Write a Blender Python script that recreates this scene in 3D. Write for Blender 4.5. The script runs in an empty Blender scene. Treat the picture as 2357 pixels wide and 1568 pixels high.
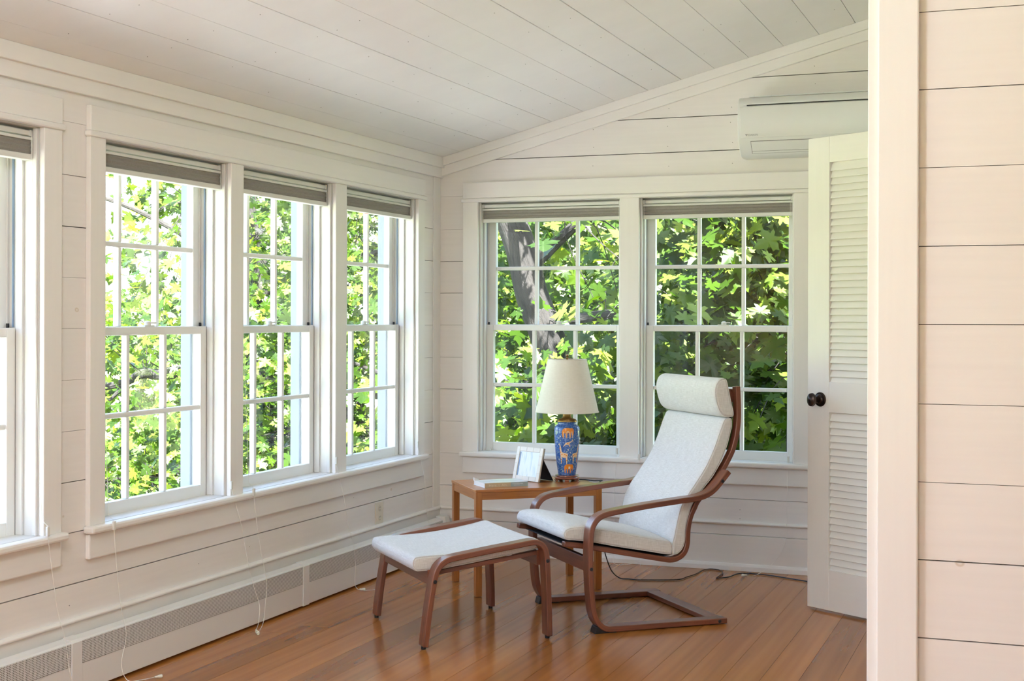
import bpy, bmesh, math, random
from mathutils import Vector, Matrix
PI = math.pi
col = bpy.context.scene.collection
# ---------------------------------------------------------------- camera
F_PX, W_PX = 3250.0, 2357.0
CAM = Vector((3.0497, -6.9585, 1.25))
yaw = math.atan(1229.5 / F_PX)
Fv = Vector((-math.sin(yaw), math.cos(yaw), 0)); Rv = Vector((math.cos(yaw), math.sin(yaw), 0)); Uv = Vector((0, 0, 1))
roll = 0.0025
R2 = Rv * math.cos(roll) + Uv * math.sin(roll); U2 = Uv * math.cos(roll) - Rv * math.sin(roll)
cd = bpy.data.cameras.new('camera'); co = bpy.data.objects.new('camera', cd); col.objects.link(co)
cd.sensor_width = 36; cd.lens = F_PX / W_PX * 36; cd.shift_y = -52 / W_PX; cd.clip_start = .05; cd.clip_end = 500
m3 = Matrix((R2, U2, -Fv)).transposed()
co.matrix_world = Matrix.Translation(CAM) @ m3.to_4x4()
bpy.context.scene.camera = co
# ---------------------------------------------------------------- world, sun, added fill lights, exposure
SKY_STRENGTH = 1.10
SUN_STRENGTH = 60.0
FILL_LIGHT_W = 50  # power of the unseen fill lights added to the interior
EXPOSURE = 0.55
w = bpy.data.worlds.new('world'); bpy.context.scene.world = w; w.use_nodes = True
nt = w.node_tree; nt.nodes.clear()
sky = nt.nodes.new('ShaderNodeTexSky'); sky.sky_type = 'NISHITA'; sky.sun_disc = False
sky.sun_elevation = math.radians(52); sky.sun_rotation = math.radians(140); sky.air_density = 1.0; sky.dust_density = 2.5; sky.ozone_density = 1.0
bg = nt.nodes.new('ShaderNodeBackground'); bg.inputs[1].default_value = SKY_STRENGTH
out = nt.nodes.new('ShaderNodeOutputWorld')
nt.links.new(sky.outputs[0], bg.inputs[0]); nt.links.new(bg.outputs[0], out.inputs[0])
sl = bpy.data.lights.new('sun', 'SUN'); sl.energy = SUN_STRENGTH; sl.angle = math.radians(.6); sl.color = (1, .98, .94)
so = bpy.data.objects.new('sun', sl); col.objects.link(so)
so.rotation_euler = Vector((-.30, .45, -.84)).to_track_quat('-Z', 'Y').to_euler()
def fill_light(loc, watts, size, color=(.84, .91, 1.0)):
    l = bpy.data.lights.new('fill_point_light', 'POINT'); l.shadow_soft_size = size; l.energy = watts; l.color = color
    o = bpy.data.objects.new('fill_point_light', l); col.objects.link(o); o.location = loc; return o
vs = bpy.context.scene.view_settings
vs.view_transform = 'Standard'; vs.look = 'None'; vs.exposure = EXPOSURE; vs.gamma = 1; vs.use_curve_mapping = False
cy = bpy.context.scene.cycles
cy.max_bounces = 10; cy.diffuse_bounces = 6; cy.glossy_bounces = 3; cy.transmission_bounces = 4; cy.transparent_max_bounces = 12
cy.caustics_reflective = False; cy.caustics_refractive = False; cy.sample_clamp_indirect = 6

# ---------------------------------------------------------------- helpers
def tag(o, label=None, cat=None, group=None, kind=None):
    if label: o['label'] = label
    if cat: o['category'] = cat
    if group: o['group'] = group
    if kind: o['kind'] = kind
    return o
def empty(name, loc=(0, 0, 0), rz=0, parent=None):
    o = bpy.data.objects.new(name, None); col.objects.link(o); o.location = loc; o.rotation_euler = (0, 0, rz)
    o.empty_display_size = .05
    if parent: o.parent = parent
    return o
class MB:
    def __init__(s): s.v = []; s.f = []; s.uv = []; s.sm = []
    def face(s, idx, uvs=None, smooth=False):
        s.f.append(tuple(idx)); s.uv.append(uvs if uvs else [(0, 0)] * len(idx)); s.sm.append(smooth)
    def box(s, a, b):
        x0, y0, z0 = (min(a[i], b[i]) for i in range(3)); x1, y1, z1 = (max(a[i], b[i]) for i in range(3))
        n = len(s.v)
        s.v += [(x, y, z) for z in (z0, z1) for y in (y0, y1) for x in (x0, x1)]
        L = [x1 - x0, y1 - y0, z1 - z0]; k = L.index(max(L)); o = [i for i in range(3) if i != k]
        for q in ((0, 2, 3, 1), (4, 5, 7, 6), (0, 1, 5, 4), (2, 6, 7, 3), (0, 4, 6, 2), (1, 3, 7, 5)):
            idx = [n + i for i in q]
            s.face(idx, [(s.v[i][k], s.v[i][o[0]] + s.v[i][o[1]]) for i in idx])
        return s
    def prism(s, poly, fn, smooth=False):
        """poly 2D list, fn(p, e) -> 3D for e = 0 and 1"""
        n = len(s.v); m = len(poly)
        s.v += [tuple(fn(p, 0)) for p in poly] + [tuple(fn(p, 1)) for p in poly]
        s.face([n + i for i in range(m)][::-1], [tuple(poly[i]) for i in range(m)][::-1]); s.face([n + m + i for i in range(m)], [tuple(p) for p in poly])
        u = 0
        for i in range(m):
            j = (i + 1) % m; d = math.dist(poly[i], poly[j])
            wl = (Vector(s.v[n + i]) - Vector(s.v[n + m + i])).length
            s.face([n + i, n + j, n + m + j, n + m + i], [(0, u), (0, u + d), (wl, u + d), (wl, u)], smooth); u += d
        return s
    def strip(s, path, t, w0, w1, fr, cap_round=True):
        """bent laminated strip: centre path (s,z) in a side plane, thickness t, from w0 to w1"""
        nrm = []
        for i, p in enumerate(path):
            a = path[max(i - 1, 0)]; b = path[min(i + 1, len(path) - 1)]
            d = Vector((b[0] - a[0], b[1] - a[1])).normalized(); nrm.append((-d[1], d[0]))
        n = len(s.v); u = 0; us = []
        for i, (p, q) in enumerate(zip(path, nrm)):
            if i: u += math.dist(p, path[i - 1])
            us.append(u)
            for sg, ww in ((-1, w0), (1, w0), (1, w1), (-1, w1)):
                s.v.append(tuple(fr(p[0] + q[0] * sg * t / 2, ww, p[1] + q[1] * sg * t / 2)))
        for i in range(len(path) - 1):
            a = n + 4 * i; b = a + 4
            for k in range(4):
                k2 = (k + 1) % 4; wd = t if k in (0, 2) else abs(w1 - w0); o = k * .11
                s.face([a + k, a + k2, b + k2, b + k], [(us[i], o), (us[i], o + wd), (us[i + 1], o + wd), (us[i + 1], o)], True)
        s.face([n, n + 1, n + 2, n + 3][::-1]); e = n + 4 * (len(path) - 1); s.face([e, e + 1, e + 2, e + 3])
        return s
    def tube(s, pts, r, seg=8, closed=False):
        pts = [Vector(p) for p in pts]; m = len(pts); n = len(s.v); prev = None; u = 0
        rr = r if isinstance(r, (list, tuple)) else [r] * m
        for i, p in enumerate(pts):
            if closed: d = (pts[(i + 1) % m] - pts[i - 1])
            else: d = (pts[min(i + 1, m - 1)] - pts[max(i - 1, 0)])
            d = d.normalized() if d.length > 1e-9 else Vector((0, 0, 1))
            if prev is None:
                a = Vector((0, 0, 1)) if abs(d.z) < .9 else Vector((1, 0, 0)); prev = a
            x = (prev - d * prev.dot(d)).normalized(); y = d.cross(x); prev = x
            for k in range(seg):
                t = 2 * PI * k / seg; s.v.append(tuple(p + (x * math.cos(t) + y * math.sin(t)) * rr[i]))
        us = [0]
        for i in range(1, m): us.append(us[-1] + (pts[i] - pts[i - 1]).length)
        for i in range(m if closed else m - 1):
            a = n + seg * i; b = n + seg * ((i + 1) % m); ub = us[i + 1] if i + 1 < m else us[-1] + .01
            for k in range(seg):
                k2 = (k + 1) % seg; c = 2 * PI * rr[i] / seg
                s.face([a + k, a + k2, b + k2, b + k], [(us[i], k * c), (us[i], k * c + c), (ub, k * c + c), (ub, k * c)], True)
        if not closed:
            s.face([n + k for k in range(seg)][::-1]); s.face([n + seg * (m - 1) + k for k in range(seg)])
        return s
    def lathe(s, prof, seg=40, c=(0, 0, 0), ax=None):
        """prof list of (r,z); ax: function (x,y,z)->point"""
        n = len(s.v); m = len(prof); ax = ax or (lambda x, y, z: (c[0] + x, c[1] + y, c[2] + z))
        for r, z in prof:
            for k in range(seg):
                t = 2 * PI * k / seg; s.v.append(tuple(ax(max(r, 1e-5) * math.cos(t), max(r, 1e-5) * math.sin(t), z)))
        for i in range(m - 1):
            for k in range(seg):
                k2 = (k + 1) % seg; a = n + i * seg; b = a + seg
                s.face([a + k, a + k2, b + k2, b + k], [(k / seg, i * .01), ((k + 1) / seg, i * .01), ((k + 1) / seg, i * .01 + .01), (k / seg, i * .01 + .01)], True)
        return s
    def build(s, name, mat, parent=None, bevel=0, seg=2, autosmooth=35):
        me = bpy.data.meshes.new(name); me.from_pydata(s.v, [], s.f); me.update()
        uvl = me.uv_layers.new(name='UVMap')
        flat = [c for f in s.uv for p in f for c in p]
        if len(flat) == len(uvl.data) * 2: uvl.data.foreach_set('uv', flat)
        me.polygons.foreach_set('use_smooth', s.sm)
        bm = bmesh.new(); bm.from_mesh(me); bmesh.ops.recalc_face_normals(bm, faces=bm.faces); bm.to_mesh(me); bm.free()
        if any(s.sm):
            try: me.set_sharp_from_angle(angle=math.radians(autosmooth))
            except Exception: pass
        me.materials.append(mat)
        o = bpy.data.objects.new(name, me); col.objects.link(o)
        if parent: o.parent = parent
        if bevel:
            b = o.modifiers.new('bevel', 'BEVEL'); b.width = bevel; b.segments = seg; b.limit_method = 'ANGLE'; b.angle_limit = math.radians(40)
            b.harden_normals = False
        return o
def box(name, a, b, mat, parent=None, bevel=0): return MB().box(a, b).build(name, mat, parent, bevel)
def crom(pts, n=6, closed=False):
    P = [Vector(p) for p in pts]; m = len(P); out_ = []
    for i in range(m if closed else m - 1):
        g = (lambda k: P[k % m]) if closed else (lambda k: P[min(max(k, 0), m - 1)])
        p0, p1, p2, p3 = g(i - 1), g(i), g(i + 1), g(i + 2)
        for k in range(n):
            t = k / n
            out_.append(.5 * ((2 * p1) + (p2 - p0) * t + (2 * p0 - 5 * p1 + 4 * p2 - p3) * t * t + (3 * p1 - p0 - 3 * p2 + p3) * t ** 3))
    if not closed: out_.append(P[-1])
    return [tuple(p) for p in out_]

# ---------------------------------------------------------------- materials
def mat(name, color, rough=.5, **k):
    m = bpy.data.materials.new(name); m.use_nodes = True; b = m.node_tree.nodes['Principled BSDF']
    b.inputs['Base Color'].default_value = (*color, 1); b.inputs['Roughness'].default_value = rough
    for kk, v in k.items(): b.inputs[kk.replace('_', ' ')].default_value = v
    return m
def N(m, t, **k):
    n = m.node_tree.nodes.new(t)
    for a, v in k.items(): setattr(n, a, v)
    return n
def paint(name, color, rough=.45, knots=0.0, grain=.03, bump=.04):
    m = mat(name, color, rough); t = m.node_tree; L = t.links.new; b = t.nodes['Principled BSDF']
    uv = N(m, 'ShaderNodeTexCoord'); oi = N(m, 'ShaderNodeObjectInfo'); geo = N(m, 'ShaderNodeNewGeometry')
    mp = N(m, 'ShaderNodeMapping'); mp.inputs['Scale'].default_value = (3, 60, 1); L(uv.outputs['UV'], mp.inputs[0])
    nz = N(m, 'ShaderNodeTexNoise'); nz.inputs['Scale'].default_value = 1; nz.inputs['Detail'].default_value = 3; L(mp.outputs[0], nz.inputs[0])
    n2 = N(m, 'ShaderNodeTexNoise'); n2.inputs['Scale'].default_value = 2.2; n2.inputs['Detail'].default_value = 3; L(geo.outputs['Position'], n2.inputs[0])
    ad = N(m, 'ShaderNodeMath', operation='ADD'); L(nz.outputs[0], ad.inputs[0]); L(n2.outputs[0], ad.inputs[1])
    mr = N(m, 'ShaderNodeMapRange'); mr.inputs[1].default_value = .6; mr.inputs[2].default_value = 1.4; mr.inputs[3].default_value = 1 - grain; mr.inputs[4].default_value = 1 + grain; L(ad.outputs[0], mr.inputs[0])
    mx = N(m, 'ShaderNodeMix', data_type='RGBA', blend_type='MULTIPLY'); mx.inputs[0].default_value = 1; mx.inputs[6].default_value = (*color, 1); L(mr.outputs[0], mx.inputs[7])
    last = mx.outputs[2]
    if knots:
        mk = N(m, 'ShaderNodeMapping'); mk.inputs['Scale'].default_value = (1.0, 1.0, 1.35); L(geo.outputs['Position'], mk.inputs[0])
        vo = N(m, 'ShaderNodeTexVoronoi'); vo.inputs['Scale'].default_value = 4.3; vo.inputs['Randomness'].default_value = 1; L(mk.outputs[0], vo.inputs['Vector'])
        dn = N(m, 'ShaderNodeTexNoise'); dn.inputs['Scale'].default_value = 30; L(geo.outputs['Position'], dn.inputs[0])
        da = N(m, 'ShaderNodeMath', operation='MULTIPLY_ADD'); L(dn.outputs[0], da.inputs[0]); da.inputs[1].default_value = .03; L(vo.outputs['Distance'], da.inputs[2])
        r1 = N(m, 'ShaderNodeValToRGB'); e = r1.color_ramp.elements; e[0].position = .0; e[0].color = (.35, .35, .35, 1); e[1].position = .068; e[1].color = (0, 0, 0, 1)
        x = e.new(.038); x.color = (.18, .18, .18, 1); x = e.new(.052); x.color = (1, 1, 1, 1); L(da.outputs[0], r1.inputs[0])
        mu = N(m, 'ShaderNodeMath', operation='MULTIPLY'); mu.inputs[1].default_value = knots; L(r1.outputs[0], mu.inputs[0])
        kx = N(m, 'ShaderNodeMix', data_type='RGBA'); L(mu.outputs[0], kx.inputs[0]); L(last, kx.inputs[6]); kx.inputs[7].default_value = (color[0] * .72, color[1] * .62, color[2] * .48, 1)
        last = kx.outputs[2]
    L(last, b.inputs['Base Color'])
    bp = N(m, 'ShaderNodeBump'); bp.inputs['Strength'].default_value = bump; bp.inputs['Distance'].default_value = .002; L(nz.outputs[0], bp.inputs['Height']); L(bp.outputs[0], b.inputs['Normal'])
    return m
def wood(name, c1, c2, rough=.32, su=6, sv=120, var=.25, coat=0.0, bump=.05, use_world=False, detail=5, rg=.6, dist=.3):
    m = mat(name, c1, rough); t = m.node_tree; L = t.links.new; b = t.nodes['Principled BSDF']
    uv = N(m, 'ShaderNodeTexCoord'); oi = N(m, 'ShaderNodeObjectInfo')
    src = uv.outputs['UV']
    cm = N(m, 'ShaderNodeCombineXYZ'); mu = N(m, 'ShaderNodeMath', operation='MULTIPLY'); mu.inputs[1].default_value = 37; L(oi.outputs['Random'], mu.inputs[0])
    L(mu.outputs[0], cm.inputs[2]); L(mu.outputs[0], cm.inputs[0])
    va = N(m, 'ShaderNodeVectorMath', operation='ADD'); L(src, va.inputs[0]); L(cm.outputs[0], va.inputs[1])
    mp = N(m, 'ShaderNodeMapping'); mp.inputs['Scale'].default_value = (su, sv, 1); L(va.outputs[0], mp.inputs[0])
    nz = N(m, 'ShaderNodeTexNoise'); nz.inputs['Scale'].default_value = 1; nz.inputs['Detail'].default_value = detail; nz.inputs['Roughness'].default_value = rg; nz.inputs['Distortion'].default_value = dist; L(mp.outputs[0], nz.inputs[0])
    mp2 = N(m, 'ShaderNodeMapping'); mp2.inputs['Scale'].default_value = (su * .35, sv * .16, 1); L(va.outputs[0], mp2.inputs[0])
    n2 = N(m, 'ShaderNodeTexNoise'); n2.inputs['Scale'].default_value = 1; n2.inputs['Detail'].default_value = 2; L(mp2.outputs[0], n2.inputs[0])
    av = N(m, 'ShaderNodeMath', operation='ADD'); L(nz.outputs[0], av.inputs[0]); L(n2.outputs[0], av.inputs[1])
    mr = N(m, 'ShaderNodeMapRange'); mr.inputs[1].default_value = .7; mr.inputs[2].default_value = 1.3; L(av.outputs[0], mr.inputs[0])
    mx = N(m, 'ShaderNodeMix', data_type='RGBA'); L(mr.outputs[0], mx.inputs[0]); mx.inputs[6].default_value = (*c1, 1); mx.inputs[7].default_value = (*c2, 1)
    vr = N(m, 'ShaderNodeMapRange'); vr.inputs[3].default_value = 1 - var; vr.inputs[4].default_value = 1 + var; L(oi.outputs['Random'], vr.inputs[0])
    m2 = N(m, 'ShaderNodeMix', data_type='RGBA', blend_type='MULTIPLY'); m2.inputs[0].default_value = 1; L(mx.outputs[2], m2.inputs[6]); L(vr.outputs[0], m2.inputs[7])
    L(m2.outputs[2], b.inputs['Base Color'])
    bp = N(m, 'ShaderNodeBump'); bp.inputs['Strength'].default_value = bump; bp.inputs['Distance'].default_value = .001; L(nz.outputs[0], bp.inputs['Height'])
    if bump: L(bp.outputs[0], b.inputs['Normal'])
    b.inputs['Coat Weight'].default_value = coat; b.inputs['Coat Roughness'].default_value = .15
    return m
WALL_C = (.84, .805, .78)
M = {}
M['wall'] = paint('painted_board', WALL_C, .5, knots=.8)
M['ceil'] = paint('painted_ceiling_board', (.87, .86, .845), .36)
M['trim'] = paint('painted_trim', (.85, .825, .80), .4, grain=.02)
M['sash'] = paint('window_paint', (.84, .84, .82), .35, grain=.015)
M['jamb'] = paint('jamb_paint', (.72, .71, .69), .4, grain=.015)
M['door'] = paint('door_paint', (.83, .815, .78), .4, grain=.02)
M['sheath'] = mat('sheathing', (.03, .02, .012), .9)
M['ext'] = mat('exterior_paint', (.24, .275, .33), .6)
M['plain'] = mat('plaster', (.78, .74, .69), .7)
M['floor'] = wood('floor_board', (.40, .150, .030), (.29, .096, .019), .20, su=.9, sv=30, var=.2, coat=0, bump=0, detail=2, rg=.4, dist=0)
M['teak'] = wood('teak', (.50, .190, .045), (.29, .095, .018), .3, su=5, sv=150, var=.05, coat=.2)
M['brown'] = wood('brown_laminate', (.25, .084, .044), (.115, .038, .022), .3, su=5, sv=200, var=.04, coat=.2)
M['standwood'] = wood('rosewood', (.36, .13, .07), (.20, .06, .035), .25, su=6, sv=90, var=.02, coat=.3)
M['metal_white'] = mat('heater_enamel', (.80, .80, .80), .38)
M['plastic'] = mat('white_plastic', (.74, .74, .70), .3)
M['ac'] = mat('unit_plastic', (.78, .79, .78), .35)
M['acdark'] = mat('dark_slot', (.03, .03, .03), .6)
M['grey'] = mat('grey_print', (.40, .40, .41), .5)
M['ivory'] = mat('ivory_plastic', (.74, .70, .60), .3)
M['black'] = mat('black_plastic', (.012, .012, .014), .4)
M['bronze'] = mat('dark_bronze', (.035, .022, .018), .22, Metallic=.6)
M['brass'] = mat('brass', (.42, .27, .10), .3, Metallic=1)
M['cord'] = mat('shade_cord', (.85, .84, .80), .6)
M['blue'] = mat('balance_tape', (.22, .30, .42), .5)
M['knob'] = mat('tassel_plastic', (.82, .80, .70), .35)
M['steel'] = mat('screw', (.05, .05, .055), .35, Metallic=.8)
M['bark'] = wood('bark', (.030, .026, .024), (.005, .004, .004), .9, su=7, sv=40, var=.05, bump=1.0)
M['bark'].node_tree.nodes['Bump'].inputs['Distance'].default_value = .03
def fabric(name, c1, c2, sc=900, rough=.85, bump=.25):
    m = mat(name, c1, rough); t = m.node_tree; L = t.links.new; b = t.nodes['Principled BSDF']
    uv = N(m, 'ShaderNodeTexCoord'); prev = None; outs = []
    for s in ((sc * .05, sc * .9, 1), (sc * .9, sc * .05, 1)):
        mp = N(m, 'ShaderNodeMapping'); mp.inputs['Scale'].default_value = s; L(uv.outputs['UV'], mp.inputs[0])
        nz = N(m, 'ShaderNodeTexNoise'); nz.inputs['Scale'].default_value = 1; nz.inputs['Detail'].default_value = 1; L(mp.outputs[0], nz.inputs[0]); outs.append(nz.outputs[0])
    ad = N(m, 'ShaderNodeMath', operation='ADD'); L(outs[0], ad.inputs[0]); L(outs[1], ad.inputs[1])
    mr = N(m, 'ShaderNodeMapRange'); mr.inputs[1].default_value = .7; mr.inputs[2].default_value = 1.3; L(ad.outputs[0], mr.inputs[0])
    mx = N(m, 'ShaderNodeMix', data_type='RGBA'); L(mr.outputs[0], mx.inputs[0]); mx.inputs[6].default_value = (*c1, 1); mx.inputs[7].default_value = (*c2, 1)
    L(mx.outputs[2], b.inputs['Base Color'])
    bp = N(m, 'ShaderNodeBump'); bp.inputs['Strength'].default_value = bump; bp.inputs['Distance'].default_value = .0006; L(ad.outputs[0], bp.inputs['Height']); L(bp.outputs[0], b.inputs['Normal'])
    b.inputs['Sheen Weight'].default_value = .15
    return m
M['linen'] = fabric('linen', (.60, .59, .575), (.77, .765, .76), 560)
M['shade_cloth'] = fabric('shade_cloth', (.22, .205, .18), (.29, .27, .24), 1100)
M['webbing'] = mat('black_webbing', (.015, .015, .018), .9)
M['lampshade'] = fabric('lampshade_linen', (.74, .70, .61), (.79, .75, .665), 900, bump=.05)
b_ = M['lampshade'].node_tree.nodes['Principled BSDF']; b_.inputs['Transmission Weight'].default_value = 0
def glass_mat():
    m = bpy.data.materials.new('window_glass'); m.use_nodes = True; t = m.node_tree; t.nodes.clear(); L = t.links.new
    o = N(m, 'ShaderNodeOutputMaterial'); tr = N(m, 'ShaderNodeBsdfTransparent'); tr.inputs[0].default_value = (.97, .985, .98, 1)
    g = N(m, 'ShaderNodeBsdfGlossy'); g.inputs['Roughness'].default_value = .02; g.inputs[0].default_value = (1, 1, 1, 1)
    lw = N(m, 'ShaderNodeLayerWeight'); lw.inputs[0].default_value = .5; pw = N(m, 'ShaderNodeMath', operation='POWER'); pw.inputs[1].default_value = 5; L(lw.outputs['Facing'], pw.inputs[0])
    fr = N(m, 'ShaderNodeMath', operation='MULTIPLY_ADD'); fr.inputs[1].default_value = .9; fr.inputs[2].default_value = .02; L(pw.outputs[0], fr.inputs[0]); mx = N(m, 'ShaderNodeMixShader')
    L(fr.outputs[0], mx.inputs[0]); L(tr.outputs[0], mx.inputs[1]); L(g.outputs[0], mx.inputs[2]); L(mx.outputs[0], o.inputs[0]); return m
M['glass'] = glass_mat()
def leaf_mat(name, c1, c2, c3):
    m = bpy.data.materials.new(name); m.use_nodes = True; t = m.node_tree; t.nodes.clear(); L = t.links.new
    o = N(m, 'ShaderNodeOutputMaterial'); geo = N(m, 'ShaderNodeNewGeometry'); oi = N(m, 'ShaderNodeObjectInfo')
    ad = N(m, 'ShaderNodeMath', operation='ADD'); L(geo.outputs['Random Per Island'], ad.inputs[0]); L(oi.outputs['Random'], ad.inputs[1])
    fr = N(m, 'ShaderNodeMath', operation='FRACT'); L(ad.outputs[0], fr.inputs[0])
    rp = N(m, 'ShaderNodeValToRGB'); e = rp.color_ramp.elements; e[0].color = (*c1, 1); e[1].color = (*c3, 1); x = e.new(.62); x.color = (*c2, 1); L(fr.outputs[0], rp.inputs[0])
    di = N(m, 'ShaderNodeBsdfPrincipled'); di.inputs['Roughness'].default_value = .40; L(rp.outputs[0], di.inputs['Base Color'])
    di.inputs['Specular IOR Level'].default_value = .25
    tl = N(m, 'ShaderNodeBsdfTranslucent'); hs = N(m, 'ShaderNodeMix', data_type='RGBA', blend_type='MULTIPLY'); hs.inputs[0].default_value = 1
    L(rp.outputs[0], hs.inputs[6]); hs.inputs[7].default_value = (2.8, 2.7, .9, 1); L(hs.outputs[2], tl.inputs[0])
    mx = N(m, 'ShaderNodeMixShader'); mx.inputs[0].default_value = .30; L(di.outputs[0], mx.inputs[1]); L(tl.outputs[0], mx.inputs[2]); L(mx.outputs[0], o.inputs[0]); return m
M['leaf'] = leaf_mat('maple_leaf', (.010, .026, .001), (.026, .056, .001), (.12, .165, .022))
M['leaf_far'] = leaf_mat('far_leaf', (.018, .038, .002), (.04, .07, .004), (.11, .15, .012))

# ================================================================ SETTING
SL = .2607                                     # ceiling slope
def ceil_z(x): return 2.10 + SL * x
XR, YN = 5.0, -9.6                              # far extents of the space round the camera
PX0, PY = 2.677, -3.73                          # end of the partition
random.seed(4)
# openings: (u0,u1) along the wall, z
ZS, ZH = .54, 1.862
L_OPEN = [(-2.904, -2.105), (-2.011, -1.220), (-1.112, -.312)]
L0_OPEN = [(-4.023, -3.224), (-4.912, -4.118), (-5.800, -5.006)]
B_OPEN = [(.229, 1.012), (1.113, 1.894)]
JZ = [.0, .18, .352, .525, .696, .867, 1.038, 1.210, 1.381, 1.550, 1.722, 1.900, 2.087, 2.262, 2.442, 2.62, 2.80]
# wall_left --------------------------------------------------------
wl = tag(empty('wall_left'), kind='structure')
def span_minus(a, b, holes):
    out_ = []; x = a
    for h0, h1 in sorted(holes):
        if h0 > x: out_.append((x, min(h0, b)))
        x = max(x, h1)
    if x < b: out_.append((x, b))
    return [s for s in out_ if s[1] - s[0] > .005]
GL = (-2.975, -.245); GL0 = (-5.87, -3.15)       # casing extents that hide the boards
for i in range(len(JZ) - 1):
    z0, z1 = JZ[i], JZ[i + 1]
    if z0 > 2.06: break
    g = random.choice((.0010, .0012, .0022, .0030))
    if i == 2: g = .0038
    z1b = min(z1, 2.09)
    holes = [GL, GL0] if (z1 > .45 and z0 < 1.96) else []
    zz = z0 + g
    if z0 < 1.96 < z1b:
        for s0, s1 in span_minus(YN, 0, [GL, GL0]): box('plank', (-.018, s0, zz), (0, s1, 1.955), M['wall'], wl)
        box('plank', (-.018, YN, 1.955), (0, 0, z1b), M['wall'], wl); continue
    if z0 < .45 < z1:   # board that runs below the window group and beside it
        for s0, s1 in span_minus(YN, 0, []):
            box('plank', (-.018, s0, zz), (0, s1, .46), M['wall'], wl)
        for s0, s1 in span_minus(YN, 0, [GL, GL0]):
            box('plank', (-.018, s0, .46), (0, s1, z1b), M['wall'], wl)
        continue
    for s0, s1 in span_minus(YN, 0, holes):
        box('plank', (-.018, s0, zz), (0, s1, z1b), M['wall'], wl)
mb = MB()
mbx = MB()
for opens in [(L_OPEN + L0_OPEN)]:
    for a, b in span_minus(YN, .2, [(p - .0185, q + .0185) for p, q in opens]):
        mb.box((-.16, a, -.02), (-.019, b, 2.09)); mbx.box((-.19, a + .02, -.7), (-.161, b - .02, 2.1))
    for a, b in opens:
        mb.box((-.16, a - .0185, -.02), (-.019, b + .0185, ZS - .045)); mb.box((-.16, a - .0185, ZH + .021), (-.019, b + .0185, 2.09))
        mbx.box((-.19, a - .02, -.7), (-.161, b + .02, ZS - .04)); mbx.box((-.19, a - .02, ZH + .03), (-.161, b + .02, 2.1))
mb.build('sheathing', M['sheath'], wl); mbx.build('exterior_siding', M['ext'], wl)
# wall_back --------------------------------------------------------
wb = tag(empty('wall_back'), kind='structure')
GB = (.160, 1.955); XW = 2.72
for i in range(len(JZ) - 1):
    z0, z1 = JZ[i], JZ[i + 1]
    g = random.choice((.0010, .0012, .0022, .0030))
    if z0 in (2.087, 2.262, 2.442): g = .0040
    if z0 > ceil_z(XW): break
    holes = [GB] if (z1 > .45 and z0 < 1.96) else []
    parts = [(z0 + g, z1, holes)]
    if z0 < .45 < z1: parts = [(z0 + g, .46, []), (.46, z1, [GB])]
    if z0 < 1.96 < z1: parts = [(z0 + g, 1.955, [GB]), (1.955, z1, [])]
    for za, zb, hh in parts:
        for s0, s1 in span_minus(0, XW, hh):
            # clip under the slope
            if za > ceil_z(s1): continue
            xs = max(s0, (za - 2.10) / SL)
            if xs >= s1: continue
            poly = [(xs, za), (s1, za)]
            t1 = min(zb, ceil_z(s1)); poly.append((s1, t1))
            xt = (zb - 2.10) / SL
            if xt > xs and xt < s1: poly.append((xt, zb))
            if ceil_z(xs) > za + 1e-6: poly.append((xs, min(zb, ceil_z(xs))))
            MB().prism(poly, lambda p, e: (p[0], .018 * e, p[1])).build('plank', M['wall'], wb)
mb = MB(); mbx = MB()
for a, b in span_minus(-.16, XW + .15, [(p - .0185, q + .0185) for p, q in B_OPEN]):
    mb.box((a, .019, -.02), (b, .16, 2.06)); mbx.box((a, .161, -.7), (b, .19, 2.1))
for a, b in B_OPEN:
    mb.box((a - .0185, .019, -.02), (b + .0185, .16, ZS - .045)); mb.box((a - .0185, .019, ZH + .021), (b + .0185, .16, 2.06))
    mbx.box((a, .161, -.7), (b, .19, ZS - .04)); mbx.box((a, .161, ZH + .03), (b, .19, 2.1))
mb.prism([(0, 2.06), (XW + .15, 2.06), (XW + .15, ceil_z(XW + .15)), (0, 2.10)], lambda p, e: (p[0], .019 + .14 * e, p[1]))
mb.build('sheathing', M['sheath'], wb); mbx.build('exterior_siding', M['ext'], wb)
# right wall of the sunroom, with the door opening (hidden from the camera)
wr = tag(empty('wall_right'), kind='structure')
DY0, DY1 = -1.98, -1.14
mb = MB(); mb.box((XW, DY1, 0), (XW + .12, 0, ceil_z(XW) + .02)); mb.box((XW, PY + .12, 0), (XW + .12, DY0, ceil_z(XW) + .02)); mb.box((XW, DY0, 2.06), (XW + .12, DY1, ceil_z(XW) + .02))
mb.box((XW + .8, DY0 - .2, 0), (XW + .85, DY1 + .2, 2.5)); mb.box((XW + .12, DY0 - .2, 0), (XW + .8, DY0 - .15, 2.5)); mb.box((XW + .12, DY1 + .15, 0), (XW + .8, DY1 + .2, 2.5)); mb.box((XW + .12, DY0 - .2, 2.45), (XW + .85, DY1 + .2, 2.5))
mb.build('plank_face', M['plain'], wr)
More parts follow.
